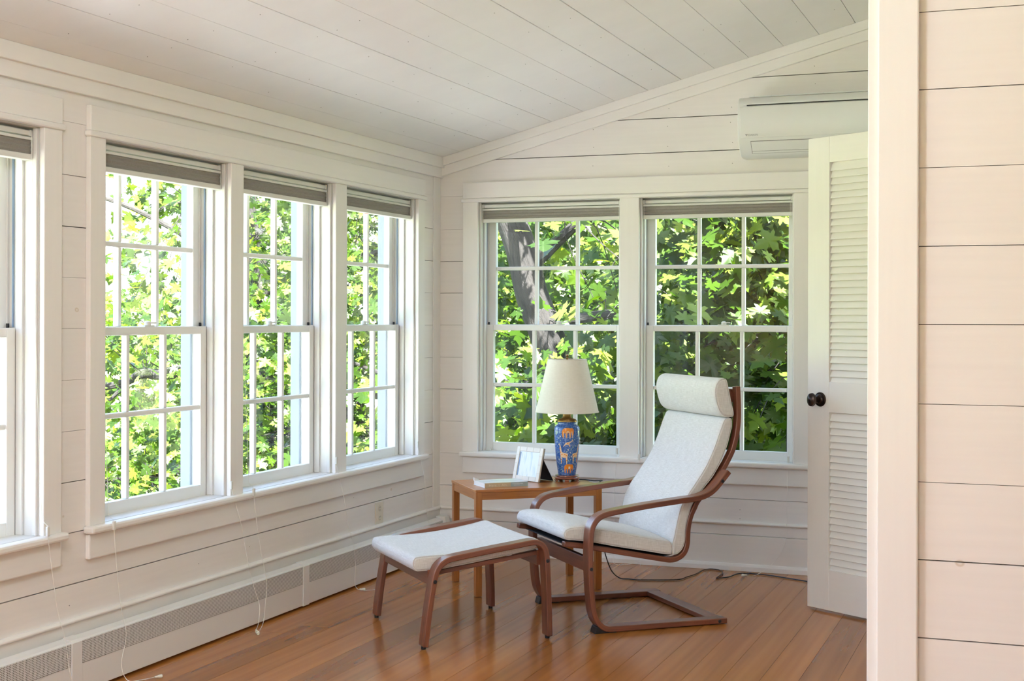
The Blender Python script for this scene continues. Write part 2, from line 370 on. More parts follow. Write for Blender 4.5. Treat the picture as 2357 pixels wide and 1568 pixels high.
# partition facing the camera --------------------------------------
wf = tag(empty('wall_front'), kind='structure')
PZ = [-.0, .025, .205, .375, .546, .718, .891, 1.066, 1.239, 1.412, 1.583, 1.755, 1.929, 2.10, 2.27, 2.44, 2.61, 2.78, 2.95, 3.12, 3.29]
PZ[1:] = [.026, .2, .3725, .546, .718, .890, 1.062, 1.237, 1.409, 1.582, 1.754, 1.925, 2.10, 2.27, 2.44, 2.61, 2.78, 2.95, 3.12, 3.29]
for i in range(len(PZ) - 1):
    g = random.choice((.0014, .0018, .0022))
    if i in (3, 4, 5): g = .0028
    x0 = 2.70; za, zb = PZ[i] + g, PZ[i + 1]
    poly = [(x0, za), (XR, za), (XR, min(zb, ceil_z(XR)))]
    xt = (zb - 2.10) / SL
    if xt > x0 and xt < XR: poly.append((xt, zb))
    if za < ceil_z(x0): poly.append((x0, min(zb, ceil_z(x0))))
    else: poly[0] = ((za - 2.1) / SL, za)
    MB().prism(poly, lambda p, e: (p[0], PY + .02 * e, p[1])).build('plank', M['wall'], wf)
MB().prism([(2.69, 0), (XR, 0), (XR, ceil_z(XR)), (2.69, ceil_z(2.69))], lambda p, e: (p[0], PY + .021 + .08 * e, p[1])).build('sheathing', M['sheath'], wf)
t = tag(empty('trim_1'), kind='structure')
box('jamb_board', (PX0, PY - .004, 0), (2.7005, PY + .14, ceil_z(PX0) - .01), M['trim'], t, .002)
box('casing', (2.700, PY - .020, 0), (2.787, PY, ceil_z(2.70) - .01), M['trim'], t, .003)
# shell round the camera --------------------------------------------
we = tag(empty('wall_rear'), kind='structure')
mb = MB(); mb.box((-.02, YN - .12, 0), (1.0, YN, 2.36)); mb.box((2.4, YN - .12, 0), (XR, YN, ceil_z(3.6))); mb.box((1.0, YN - .12, 2.0), (3.6, YN, 3.1)); mb.box((1.0, YN - .12, 0), (3.6, YN, .5))
mb.box((3.6, YN - .12, 2.3), (XR, YN, ceil_z(XR)))
mb.build('wall_face', M['plain'], we)
we2 = tag(empty('wall_side'), kind='structure')
mb = MB(); mb.box((XR, YN, 0), (XR + .12, PY, .5)); mb.box((XR, YN, 2.3), (XR + .12, PY, ceil_z(XR) + .1)); mb.box((XR, YN, .5), (XR + .12, PY, 2.3))
mb.build('wall_face', M['plain'], we2)
# ceiling -----------------------------------------------------------
ce = tag(empty('ceiling'), kind='structure')
cx = [0.0, .133]
while cx[-1] < XR + .1: cx.append(cx[-1] + .1713)
for i in range(len(cx) - 1):
    a, b = cx[i], cx[i + 1]; g = (.0030, .0012, .0034, .0014, .0042, .0026, .0020, .0044, .0044, .0030, .0026, .0026, .0028)[i % 13] if i else 0
    y0 = YN
    MB().prism([(a + g, 0), (b, 0), (b, 1), (a + g, 1)], lambda p, e: (p[0], y0 + (0 - y0) * p[1], ceil_z(p[0]) + .018 * e)).build('plank', M['ceil'], ce)
MB().prism([(-.45, 0), (XR + .3, 0), (XR + .3, 1), (-.45, 1)], lambda p, e: (p[0], YN - .3 + (.35 - YN + .3) * p[1], ceil_z(p[0]) + .019 + .1 * e)).build('roof_deck', M['sheath'], ce)
# floor -------------------------------------------------------------
fl = tag(empty('floor'), kind='structure')
fx = [-.0235]
while fx[-1] < XR: fx.append(fx[-1] + .1265)
for i in range(len(fx) - 1):
    a, b = fx[i], fx[i + 1]; ys = [YN]
    if i == 0: ys += [-2.9]
    ys += sorted({0: [], 1: [-2.05], 2: [-3.4, -1.9], 3: [-5.2], 4: [-4.0, -1.18], 5: [-6], 6: [-4.6], 7: [-5.5]}.get(i, [random.uniform(-8, -4)])) + [0.02]
    for k in range(len(ys) - 1):
        g = .0009
        box('floor_board', (a + g, ys[k] + .0006, -.02), (b - g * .2, ys[k + 1] - .0006, 0), M['floor'], fl)
box('subfloor', (-.15, YN - .1, -.12), (XR + .1, .15, -.021), M['sheath'], fl)
# ---- crown along the left wall, rake on the back wall, corner strip
t = tag(empty('trim_2'), kind='structure')
MB().prism([(0, 1.999), (.020, 1.999), (.020, 2.056), (0, 2.056)], lambda p, e: (p[0], YN + (0 - YN) * e, p[1])).build('frieze_board', M['trim'], t, .003)
MB().prism([(0, 2.0515), (.036, 2.0515), (.036, ceil_z(.036)), (0, 2.10)], lambda p, e: (p[0], YN + (-.0 - YN) * e, p[1])).build('crown_board', M['trim'], t, .003)
t = tag(empty('trim_3'), kind='structure')
MB().prism([(0, 2.003), (XW, 2.003 + SL * XW), (XW, 2.062 + SL * XW), (0, 2.062)], lambda p, e: (p[0], -.020 * e, p[1])).build('rake_board', M['trim'], t, .002)
MB().prism([(0, 2.0535), (XW, 2.0535 + SL * XW), (XW, 2.10 + SL * XW), (0, 2.10)], lambda p, e: (p[0], -.036 * e, p[1])).build('rake_crown', M['trim'], t, .002)
t = tag(empty('trim_4'), kind='structure')
box('corner_board', (0, -.088, .24), (.006, 0, 2.0), M['trim'], t, .002)
# ---- baseboards
for nm, fn in (('baseboard_left', lambda d, u, z: (d, u, z)), ('baseboard_back', lambda d, u, z: (u, -d, z))):
    t = tag(empty(nm), kind='structure'); r = (YN, 0) if 'left' in nm else (0, XW)
    def bb(name, prof):
        MB().prism(prof, lambda p, e: fn(p[0], r[0] + (r[1] - r[0]) * e, p[1])).build(name, M['trim'], t, .0015)
    bb('base_cap', [(0, .226), (.017, .226), (.022, .231), (.022, .236), (.012, .243), (0, .243)])
    bb('upper_board', [(0, .176), (.011, .176), (.011, .2255), (0, .2255)])
    bb('lower_board', [(0, 0), (.017, 0), (.017, .173), (0, .173)])
    bb('shoe_moulding', [(.017, 0), (.030, 0), (.029, .022), (.022, .036), (.017, .036)])

# nail heads
def nails(name, pts, fn, parent):
    mb = MB()
    for a, b in pts:
        mb.prism([(a + .0017 * math.cos(k * PI / 3), b + .0017 * math.sin(k * PI / 3)) for k in range(6)], lambda p, e: fn(p[0], p[1], e * .0006))
    mb.build(name, M['sheath'], parent)['kind'] = 'stuff'
rn = random.Random(8)
nails('nail_heads', [(x + rn.gauss(0, .004), z + rn.gauss(0, .006)) for x in (.86, 1.26, 1.585, 1.99) for z in (2.02, 2.125, 2.22, 2.30, 2.40, 2.48) if z < 2.02 + SL * x - .02] + [(1.63, .30), (1.63, .255)], lambda a, b, d: (a, -d, b), wb)
nails('nail_heads', [(x + dx, y + rn.gauss(0, .01)) for x in [.13 + .1713 * k for k in range(15)] for y in (-.42, -.83, -1.24, -1.65, -2.06, -2.47, -2.88, -3.3) for dx in (.035, .13) if rn.random() < .6], lambda a, b, d: (a, b, ceil_z(a) - d), ce)
nails('nail_heads', [(y, z) for y, z in ((-3.07, .285), (-1.9, .45), (-1.93, .31), (-1.0, .40), (-2.3, .30), (-2.6, .21))], lambda a, b, d: (d, a, b), wl)
# ================================================================ WINDOWS
def casing_set(name, opens, loc, rz, u0, u1, mulls, first=True):
    """inner trim round a bank of windows; local u along the wall, v outward (+), z up"""
    t = tag(empty(name, loc, rz), kind='structure')
    box('side_casing', (u0 + .004, -.020, ZS - .001), (opens[0][0], 0, ZH + .002), M['trim'], t, .003)
    box('side_casing', (opens[-1][1], -.020, ZS - .001), (u1 - .004, 0, ZH + .002), M['trim'], t, .003)
    for a, b in mulls: box('mullion_casing', (a, -.020, ZS - .001), (b, 0, ZH + .002), M['trim'], t, .003)
    box('head_casing', (u0 + .004, -.022, 1.884), (u1 - .004, 0, 1.970), M['trim'], t, .003)
    box('head_fillet', (u0 - .006, -.030, 1.863), (u1 + .006, 0, 1.8835), M['trim'], t, .006)
    box('stool', (u0 - .008, -.045, .514), (u1 + .008, 0, ZS), M['trim'], t, .008)
    box('apron', (u0 + .004, -.020, .426), (u1 - .004, 0, .513), M['trim'], t, .005)
    for a, b in opens:
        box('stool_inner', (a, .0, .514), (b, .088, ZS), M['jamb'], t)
    return t
def window(name, loc, rz, u0, u1, lock=True, tape=True):
    t = tag(empty(name, loc, rz), kind='structure')
    J = M['jamb']; S = M['sash']
    # jambs and stops
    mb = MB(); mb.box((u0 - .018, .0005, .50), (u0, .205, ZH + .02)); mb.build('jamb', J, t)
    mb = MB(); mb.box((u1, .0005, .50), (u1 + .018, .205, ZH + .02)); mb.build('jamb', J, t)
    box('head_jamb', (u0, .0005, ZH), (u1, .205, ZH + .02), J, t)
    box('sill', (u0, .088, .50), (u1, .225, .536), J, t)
    for a, b in ((u0, u0 + .010), (u1 - .010, u1)):
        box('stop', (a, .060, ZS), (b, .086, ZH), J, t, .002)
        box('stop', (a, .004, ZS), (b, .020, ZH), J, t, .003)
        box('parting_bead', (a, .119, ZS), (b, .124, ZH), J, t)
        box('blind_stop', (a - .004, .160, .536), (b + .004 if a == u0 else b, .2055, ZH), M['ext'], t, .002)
    if tape:
        for a in (u0 + .003, u1 - .003):
            box('balance_tape', (a - .0025, .099, 1.216), (a + .0025, .105, 1.80), M['blue'], t)
        for a in (u0 + .012, u1 - .012):
            box('balance_clip', (a - .004, .112, 1.2135), (a + .004, .120, 1.228), M['black'], t, .001)
    box('head_light_block', (u0, .0600, 1.832), (u1, .0860, ZH), J, t, .001)  # strip added to block daylight from the gap above the shade
    def sash(nm, v, z0, z1, zg0, zg1, zm):
        e = empty(nm, parent=t); a, b = u0 + .006, u1 - .006; st = .042; v1 = v + .032
        box('stile', (a, v, z0), (a + st, v1, z1), S, e, .003); box('stile', (b - st, v, z0), (b, v1, z1), S, e, .003)
        box('rail', (a + st, v, z0), (b - st, v1, zg0), S, e, .003); box('rail', (a + st, v, zg1), (b - st, v1, z1), S, e, .003)
        gw = (b - a - 2 * st); us = [a + st + gw * k / 3 for k in range(4)]; h = .0095
        for k in (1, 2):
            for za, zb in ((zg0, zm - h), (zm + h, zg1)):
                box('muntin', (us[k] - h, v + .004, za), (us[k] + h, v1 - .003, zb), S, e, .004)
        box('muntin', (a + st, v + .004, zm - h), (b - st, v1 - .003, zm + h), S, e, .004)
        for k in range(3):
            for za, zb in ((zg0, zm), (zm, zg1)):
                ua = us[k] + (h if k else 0) - .002; ub = us[k + 1] - (h if k < 2 else 0) + .002
                n0 = za + (h if za == zm else 0) - .002; n1 = zb - (h if zb == zm else 0) + .002
                box('pane', (ua, v + .015, n0), (ub, v + .018, n1), M['glass'], e)
        return e
    sash('lower_sash', .088, .5365, 1.2135, .585, 1.183, .893)
    sash('upper_sash', .1245, 1.184, ZH - .001, 1.215, 1.815, 1.515)
    if lock:
        uc = (u0 + u1) / 2 + .02
        mb = MB(); mb.box((uc - .03, .095, 1.2135), (uc + .03, .117, 1.219)); mb.lathe([(.013, 0), (.013, .012), (.006, .016), (0, .016)], 16, (uc, .106, 1.219)); mb.box((uc, .090, 1.225), (uc + .035, .102, 1.231))
        mb.build('sash_lock', M['plastic'], t, .001)
    return t
RL = PI / 2     # left wall: local u -> +y, v -> -x
casing_set('trim_5', L_OPEN, (0, 0, 0), RL, -2.993, -.228, [(L_OPEN[0][1], L_OPEN[1][0]), (L_OPEN[1][1], L_OPEN[2][0])])
casing_set('trim_6', L0_OPEN[::-1], (0, 0, 0), RL, -5.89, -3.131, [(L0_OPEN[1][1], L0_OPEN[0][0]), (L0_OPEN[2][1], L0_OPEN[1][0])])
casing_set('trim_7', B_OPEN, (0, 0, 0), 0, .139, 1.983, [(B_OPEN[0][1], B_OPEN[1][0])])
n = 1
for a, b in L_OPEN: window('window_%d' % n, (0, 0, 0), RL, a, b); n += 1
for a, b in B_OPEN: window('window_%d' % n, (0, 0, 0), 0, a, b); n += 1
for a, b in L0_OPEN: window('window_%d' % n, (0, 0, 0), RL, a, b, lock=False, tape=True); n += 1
# exterior casings: part of the outer wall
for ops, rz, par in ((L_OPEN + L0_OPEN, RL, wl), (B_OPEN, 0, wb)):
    e = empty('exterior_casing', (0, 0, 0), rz, par)
    for a, b in ops:
        box('exterior_board', (a - .09, .19, .50), (a - .002, .215, 1.90), M['ext'], e)
        box('exterior_board', (b + .002, .19, .50), (b + .09, .215, 1.90), M['ext'], e)

# ---- shades ---------------------------------------------------------
def tassel(parent, p, dirv=(0, 0, -1), r=.0055, L=.026):
    p = Vector(p); d = Vector(dirv).normalized(); q = d.to_track_quat('Z', 'Y').to_matrix()
    prof = [(.0015, 0), (.0035, .002), (.0040, .010), (.0062, .020), (.0066, .026), (.0045, .028), (.0035, .024), (0, .022)]
    prof = [(a * r / .0055, b * L / .026) for a, b in prof]
    return MB().lathe(prof, 14, ax=lambda x, y, z: p + q @ Vector((x, y, z))).build('tassel', M['knob'], parent)
SH = 'cellular shades raised to the window heads'
def shade(loc, rz, u0, u1, label, cords, drop=0.0):
    t = empty('window_shade', loc, rz); tag(t, label, 'shade', SH)
    a, b = u0 + .004, u1 - .004
    box('head_rail', (a + .016, .024, 1.835), (b - .016, .056, 1.853), M['plastic'], t, .003)
    for x0, x1 in ((a, a + .016), (b - .016, b)): box('end_cap', (x0, .0225, 1.833), (x1, .058, 1.8545), M['plastic'], t, .002)
    box('middle_rail', (a + .002, .022, 1.821), (b - .002, .056, 1.831), M['plastic'], t, .002)
    # pleated cloth
    mb = MB(); zt, zb = 1.821, 1.776; nn = 3
    fr = []
    for i in range(nn * 2 + 1):
        fr.append((.026 if i % 2 else .029, zt + (zb - zt) * i / (nn * 2)))
    for y, s in ((0, 1), (.028, -1)): pass
    poly = fr + [(.054 if i % 2 else .048, zb + (zt - zb) * i / (nn * 2)) for i in range(nn * 2 + 1)]
    mb.prism(poly, lambda p, e: (a + .006 + (b - a - .012) * e, p[0], p[1])); mb.build('cloth', M['shade_cloth'], t)
    box('bottom_rail', (a + .002, .021, 1.757), (b - .002, .057, 1.776), M['plastic'], t, .003)
    for x in (a + .012, b - .012): MB().tube([(x, .019, 1.834), (x, .019, 1.757)], .0008, 5).build('lift_cord', M['cord'], t)
    for c in cords:
        # c: dict(side u, joiner z, pts world list below, tassels list of (p,dir))
        u = c['u']; jz = c.get('jz'); v0 = -.026
        inv = Matrix.Rotation(-rz, 4, 'Z') @ Matrix.Translation(-Vector(loc))
        top = [(u, .018, 1.84), (u, .016, 1.6), (u + .001, .0, 1.1), (u, -.024 if not c.get('in') else -.0, (jz or .56) + .03)]
        MB().tube(crom(top, 5), .0008, 5).build('pull_cord', M['cord'], t)
        if jz:
            vv = -.052 if not c.get('in') else -.025
            MB().box((u - .006, vv, jz - .020), (u + .006, vv + .009, jz + .012)).build('cord_joiner', M['plastic'], t, .002)
            MB().tube(crom([(u, -.024 if not c.get('in') else 0, jz + .032), (u, vv + .004, jz + .012)], 3), .0008, 5).build('pull_cord', M['cord'], t)
            pts = [(u, vv + .0045, jz - .02)] + [tuple(inv @ Vector(p)) for p in c['pts']]
            if len(pts) > 2: MB().tube(crom(pts, 6), .0010, 5).build('pull_cord', M['cord'], t)
        for p, d in c.get('tas', []):
            tassel(t, inv @ Vector(p), (inv.to_3x3() @ Vector(d)))
    return t
shade((0, 0, 0), RL, *L0_OPEN[0], 'raised grey shade in the cut-off window at the far left edge',
      [dict(u=-3.238, jz=.563, pts=[(.055, -3.22, .40), (.05, -3.19, .29), (.072, -3.18, .195), (.080, -3.17, .10), (.09, -3.16, .03), (.10, -3.2, .004)])])
shade((0, 0, 0), RL, *L_OPEN[0], 'raised grey cellular shade in the leftmost of the three joined left windows',
      [dict(u=-2.892, jz=.535, pts=[(.052, -2.885, .40), (.06, -2.87, .25), (.075, -2.86, .15), (.085, -2.90, .06), (.11, -2.90, .005), (.15, -2.87, .004), (.175, -2.838, .007)], tas=[((.176, -2.838, .0075), (.55, .83, 0))]),
       dict(u=-2.100, jz=.585, **{'in': 1}, pts=[(.055, -2.08, .42), (.06, -2.05, .30), (.075, -2.02, .17), (.09, -2.0, .09), (.115, -2.05, .03), (.125, -2.085, .012)], tas=[((.125, -2.086, .012), (.5, -.6, -.1))])])
shade((0, 0, 0), RL, *L_OPEN[1], 'raised grey cellular shade in the middle of the three joined left windows',
      [dict(u=-1.975, jz=.545, pts=[(.055, -1.965, .42), (.06, -1.94, .30), (.075, -1.92, .17), (.088, -1.95, .09), (.12, -2.02, .03), (.145, -2.09, .012)], tas=[((.146, -2.10, .010), (.4, -.8, -.1))]),
       dict(u=-1.213, jz=.600, **{'in': 1}, pts=[(.055, -1.20, .42), (.06, -1.17, .30), (.075, -1.14, .19), (.082, -1.14, .10), (.09, -1.16, .03), (.115, -1.17, .006), (.16, -1.155, .004), (.20, -1.10, .003)], tas=[((.118, -1.172, .008), (.8, .3, 0))])])
shade((0, 0, 0), RL, *L_OPEN[2], 'raised grey cellular shade with small red tag in the left window next the corner',
      [dict(u=-.320, jz=.600, **{'in': 1}, pts=[(.055, -.31, .42), (.055, -.30, .30), (.065, -.285, .20), (.08, -.28, .12), (.088, -.27, .02)])])
shade((0, 0, 0), 0, *B_OPEN[0], 'grey cellular shade, raised, in the back-wall window behind the table lamp',
      [dict(u=.240, jz=None, pts=[]), dict(u=1.000, jz=.575, **{'in': 1}, pts=[(.998, -.05, .42), (.996, -.045, .25), (.998, -.05, .08), (1.0, -.07, .006), (1.08, -.06, .004), (1.13, -.04, .02)])])
shade((0, 0, 0), 0, *B_OPEN[1], 'grey cellular shade, raised, in the back-wall window behind the armchair',
      [dict(u=1.124, jz=.55, pts=[(1.124, -.05, .40), (1.125, -.045, .25), (1.13, -.05, .05), (1.14, -.07, .004)]), dict(u=1.872, jz=.565, **{'in': 1}, pts=[(1.872, -.052, .42), (1.868, -.045, .25), (1.86, -.05, .15), (1.81, -.06, .06), (1.74, -.12, .006), (1.70, -.165, .004)], tas=[((1.70, -.166, .008), (-.9, -.4, 0))])])
for o in list(bpy.data.objects):
    if o.name.startswith('window_shade') and 'red tag' in o.get('label', ''):
        box('red_tag', (-.80, .040, 1.7555), (-.77, .05, 1.757), mat('red_tag', (.6, .08, .05)), o)
    if o.name.startswith('window_shade') and 'behind the table lamp' in o.get('label', ''):
        MB().box((.25, .05, .541), (.275, .062, .552)).build('cord_clip', M['plastic'], o, .002)

# ================================================================ BASEBOARD HEATER
def grille_mat():
    m = mat('perforated_grille', (.80, .80, .80), .4); t = m.node_tree; L = t.links.new; b = t.nodes['Principled BSDF']
    geo = N(m, 'ShaderNodeNewGeometry'); sp = N(m, 'ShaderNodeSeparateXYZ'); L(geo.outputs['Position'], sp.inputs[0]); ms = []
    for ax, pitch, lo in ((1, .0066, .42), (2, .0053, .46)):
        d = N(m, 'ShaderNodeMath', operation='DIVIDE'); d.inputs[1].default_value = pitch; L(sp.outputs[ax], d.inputs[0])
        f = N(m, 'ShaderNodeMath', operation='FRACT'); L(d.outputs[0], f.inputs[0])
        g = N(m, 'ShaderNodeMath', operation='GREATER_THAN'); g.inputs[1].default_value = lo; L(f.outputs[0], g.inputs[0]); ms.append(g)
    mu = N(m, 'ShaderNodeMath', operation='MULTIPLY'); L(ms[0].outputs[0], mu.inputs[0]); L(ms[1].outputs[0], mu.inputs[1])
    mx = N(m, 'ShaderNodeMix', data_type='RGBA'); L(mu.outputs[0], mx.inputs[0]); mx.inputs[6].default_value = (.80, .80, .80, 1); mx.inputs[7].default_value = (.05, .045, .04, 1); L(mx.outputs[2], b.inputs['Base Color'])
    return m
M['grille'] = grille_mat()
ht = tag(empty('baseboard_heater'), 'long white baseboard heater with perforated grille along the floor below the left windows', 'heater')
YE = -.075
def hprof(z_lo=.010): return [(.030, z_lo), (.066, z_lo), (.066, .176), (.060, .184), (.031, .192)]
ys = [-8.2, -5.4, -3.115, -1.575, YE]
for i in range(len(ys) - 1):
    a, b = ys[i] + .026, ys[i + 1] - .026
    MB().prism(hprof(), lambda p, e: (p[0], a + (b - a) * e, p[1])).build('front_cover', M['metal_white'], ht, .002)
    MB().box((.0655, a + .004, .103), (.0672, b - .004, .178)).build('grille', M['grille'], ht)
for y in ys[1:-1]:
    MB().prism([(.029, .008), (.069, .008), (.069, .178), (.062, .187), (.030, .1945)], lambda p, e: (p[0], y - .0265 + .053 * e, p[1])).build('joint_cover', M['metal_white'], ht, .0015)
MB().prism([(.029, .006), (.085, .006), (.085, .170), (.078, .197), (.029, .200)], lambda p, e: (p[0], YE - .028 + .06 * e, p[1])).build('end_cap', M['metal_white'], ht, .002)

# ================================================================ OUTLET
ou = tag(empty('wall_outlet', (0, 0, 0)), 'ivory double wall outlet on the left wall just above the heater', 'outlet')
box('cover_plate', (0, -.774, .243), (.006, -.692, .348), M['ivory'], ou, .002)
for zc in (.272, .318):
    MB().lathe([(.016, 0), (.016, .0015), (0, .0015)], 20, ax=lambda x, y, z: (.006 + z, -.733 + x * .9, zc + y)).build('socket', M['ivory'], ou, .0005)
    mb = MB()
    for dy in (-.006, .006): mb.box((.0074, -.733 + dy - .001, zc + .001), (.0079, -.733 + dy + .001, zc + .009))
    mb.lathe([(.0026, 0), (0, .0003)], 10, ax=lambda x, y, z: (.0077 + z, -.733 + x, zc - .008 + y)); mb.build('slot', M['black'], ou)
MB().lathe([(.003, 0), (.002, .001), (0, .001)], 10, ax=lambda x, y, z: (.006 + z, -.733 + x, .295 + y)).build('screw', M['ivory'], ou)

# ================================================================ WALL AIR CONDITIONER
ac = tag(empty('air_conditioner', (1.655, 0, 2.035)), 'white wall-mounted air conditioner high on the back wall above the louvered door', 'air conditioner')
W_AC = .80
prof = crom([(0, .002), (-.090, .0), (-.135, .012), (-.172, .050), (-.192, .085), (-.203, .14), (-.205, .19), (-.203, .235), (-.195, .262), (-.165, .283), (-.08, .288), (0, .288)], 4)
mb = MB(); mb.prism(prof, lambda p, e: (W_AC * e, p[0], p[1]), smooth=True); mb.build('body', M['ac'], ac, .004)
def on_front(z):   # depth of the front skin at local height z
    best = min((abs(p[1] - z), p[0]) for p in prof if p[0] < -.06); return best[1]
# front panel slightly proud
pp = [p for p in prof if .085 <= p[1] <= .236 and p[0] < -.1]
MB().prism([(p[0] - .004, p[1]) for p in pp] + [(p[0] + .004, p[1]) for p in pp[::-1]], lambda p, e: (.012 + (W_AC - .024) * e, p[0], p[1]), smooth=True).build('front_panel', M['ac'], ac, .002)
MB().box((.045, -.2068, .238), (W_AC - .045, -.190, .2425)).build('air_slot', M['acdark'], ac)
MB().box((.028, -.2072, .2432), (W_AC - .028, -.196, .250)).build('slot_lip', M['ac'], ac, .001)
# louvre flap
def skin(z0, z1, off):
    pts = [p for p in crom(prof, 24) if z0 <= p[1] <= z1 and p[0] < -.1 and p[1] < .2]; return [(p[0] - off * .8, p[1] - off * .6) for p in pts]
for nm, z0, z1, off, x0, x1, mm in (('flap_gap', .0150, .0705, .0008, .0600, W_AC - .060, M['acdark']), ('flap', .0265, .0690, .0022, .062, W_AC - .062, M['ac']), ('flap_edge', .0165, .0255, .0022, .062, W_AC - .062, M['ac'])):
    A = skin(z0, z1, off); B = skin(z0, z1, -.004)
    MB().prism(A + B[::-1], lambda p, e: (x0 + (x1 - x0) * e, p[0], p[1])).build(nm, mm, ac)
g = empty('top_grille', parent=ac)
for k in range(7): box('grille_bar', (.05, -.168 + k * .018, .2845 + .0006 * k), (W_AC - .05, -.160 + k * .018, .2895 + .0006 * k), M['ac'], g)
for k in range(9): box('grille_bar', (.07 + k * .083, -.172, .2865), (.074 + k * .083, -.05, .2915), M['ac'], g)
def text(body, name, size, mtx, m, parent, extrude=.0002, spacing=1.0, align='LEFT'):
    c = bpy.data.curves.new(name, 'FONT'); c.body = body; c.size = size; c.extrude = extrude; c.space_character = spacing; c.align_x = align
    c.materials.append(m); o = bpy.data.objects.new(name, c); col.objects.link(o)
    if parent: o.parent = parent
    me = bpy.data.meshes.new_from_object(o.evaluated_get(bpy.context.evaluated_depsgraph_get())); bpy.data.objects.remove(o)
    o = bpy.data.objects.new(name, me); col.objects.link(o)
    if parent: o.parent = parent
    o.matrix_local = mtx; return o
zt_ = .0935
mt = Matrix(((1, 0, 0, .052), (0, 0, -1, -.2015), (0, 1, 0, zt_), (0, 0, 0, 1)))
text('DAIKIN', 'logo_lettering', .0135, mt, M['grey'], ac, spacing=1.05)
MB().prism([(.036, zt_ + .0095), (.050, zt_ + .0095), (.043, zt_ - .001)], lambda p, e: (p[0], -.2015 - .0004 * e, p[1])).build('logo_mark', M['grey'], ac)

# ================================================================ LOUVERED DOOR
dr = tag(empty('door_1', (2.088, -.807, 0), math.radians(-32.8)), 'open white louvered door with dark knob at the right end of the room', kind='structure')
DW, DT, DZ0, DZ1 = .71, .035, .010, 2.025
D = M['door']; sw = .118
box('stile', (0, 0, DZ0), (sw, DT, DZ1), D, dr, .002); box('stile', (DW - sw, 0, DZ0), (DW, DT, DZ1), D, dr, .002)
box('bottom_rail', (sw, .0005, DZ0), (DW - sw, DT - .0005, .182), D, dr, .001)
box('lock_rail', (sw, .0005, .852), (DW - sw, DT - .0005, .982), D, dr, .001)
box('top_rail', (sw, .0005, 1.915), (DW - sw, DT - .0005, DZ1), D, dr, .001)
slat_me = None
def slats(z0, z1, nn):
    global slat_me
    p = (z1 - z0) / nn
    for k in range(nn):
        zc = z0 + p * (k + .5)
        if slat_me is None:
            hh = .0225
            o = MB().prism([(.004, -hh), (.0095, -hh - .0005), (.0285, hh), (.023, hh + .001)], lambda q, e: (sw + (DW - 2 * sw) * e, q[0], q[1])).build('slat', D, dr, .0012, )
            slat_me = o.data
        else:
            o = bpy.data.objects.new('slat', slat_me); col.objects.link(o); o.parent = dr
            b = o.modifiers.new('bevel', 'BEVEL'); b.width = .0012; b.segments = 1; b.limit_method = 'ANGLE'
        o.location = (0, 0, zc)
slats(.182, .852, 23); slats(.982, 1.915, 32)
kn = empty('door_knob', (.071, 0, .905), parent=dr)
AX = lambda x, y, z: (x, -z, y)
MB().lathe([(.031, 0), (.031, .003), (.028, .006), (.024, .006), (.023, .009), (.018, .010), (.014, .014), (0, .014)], 32, ax=AX).build('rosette', M['bronze'], kn)
MB().lathe([(.009, .010), (.008, .03), (.010, .034), (.022, .042), (.0275, .052), (.026, .062), (.016, .069), (0, .071)], 32, ax=lambda x, y, z: (x * .8, -z, y * 1.05)).build('knob', M['bronze'], kn)

# ================================================================ ARMCHAIR
def frame_fn(): return lambda s, w_, z: (s, w_, z)
fr0 = frame_fn()
ch = empty('armchair', (1.434, -1.585, 0), math.radians(40.5))
tag(ch, 'bentwood armchair with reddish brown cantilever frame, pale linen cushions and headrest roll', 'armchair')
ARM = [(.525, .0135), (.248, .0145), (.118, .0145), (.03, .0150), (-.006, .0165), (-.028, .026), (-.047, .044), (-.060, .068), (-.068, .10), (-.073, .143), (-.077, .196), (-.080, .255), (-.081, .328), (-.078, .390), (-.072, .421), (-.061, .441), (-.045, .457), (-.025, .467), (0, .4735), (.034, .479), (.163, .496), (.327, .5125), (.370, .516), (.410, .523), (.443, .535), (.472, .555), (.505, .590), (.534, .623)]
ARMp = crom(ARM, 4)
BR = M['brown']; CW = .68
for w0, w1 in ((0, .058), (CW - .058, CW)):
    MB().strip(ARMp, .022, w0, w1, fr0).build('arm_frame', BR, ch, .003, 2)
RAIL = [(-.168, .352), (-.13, .347), (-.041, .331), (.16, .290), (.270, .268), (.300, .264), (.326, .267), (.350, .279), (.366, .298), (.375, .328), (.378, .381), (.383, .411), (.392, .441), (.407, .471), (.425, .502), (.470, .548), (.510, .590), (.537, .623), (.560, .659), (.583, .702), (.598, .75), (.607, .798), (.6105, .846), (.609, .911), (.606, .968)]
RAILp = crom(RAIL, 4)
for w0, w1 in ((.061, .095), (CW - .095, CW - .061)):
    MB().strip(RAILp, .021, w0, w1, fr0).build('seat_frame', BR, ch, .003, 2)
box('front_crossbar', (-.072, .058, .236), (-.050, CW - .058, .293), BR, ch, .002)
box('base_crossbar', (.456, .058, .004), (.516, CW - .058, .0245), BR, ch, .003)
box('top_crossbar', (.585, .095, .900), (.601, CW - .095, .955), BR, ch, .003)
# sling under the cushions
sl_p = [(-.138, .340), (-.12, .334), (-.05, .326), (.10, .307), (.20, .285), (.29, .278), (.335, .290), (.352, .32), (.357, .39), (.366, .44), (.392, .492), (.455, .553), (.51, .618), (.555, .70), (.580, .77), (.590, .84), (.588, .93)]
MB().strip(crom(sl_p, 4), .004, .096, CW - .096, fr0).build('webbing', M['webbing'], ch)
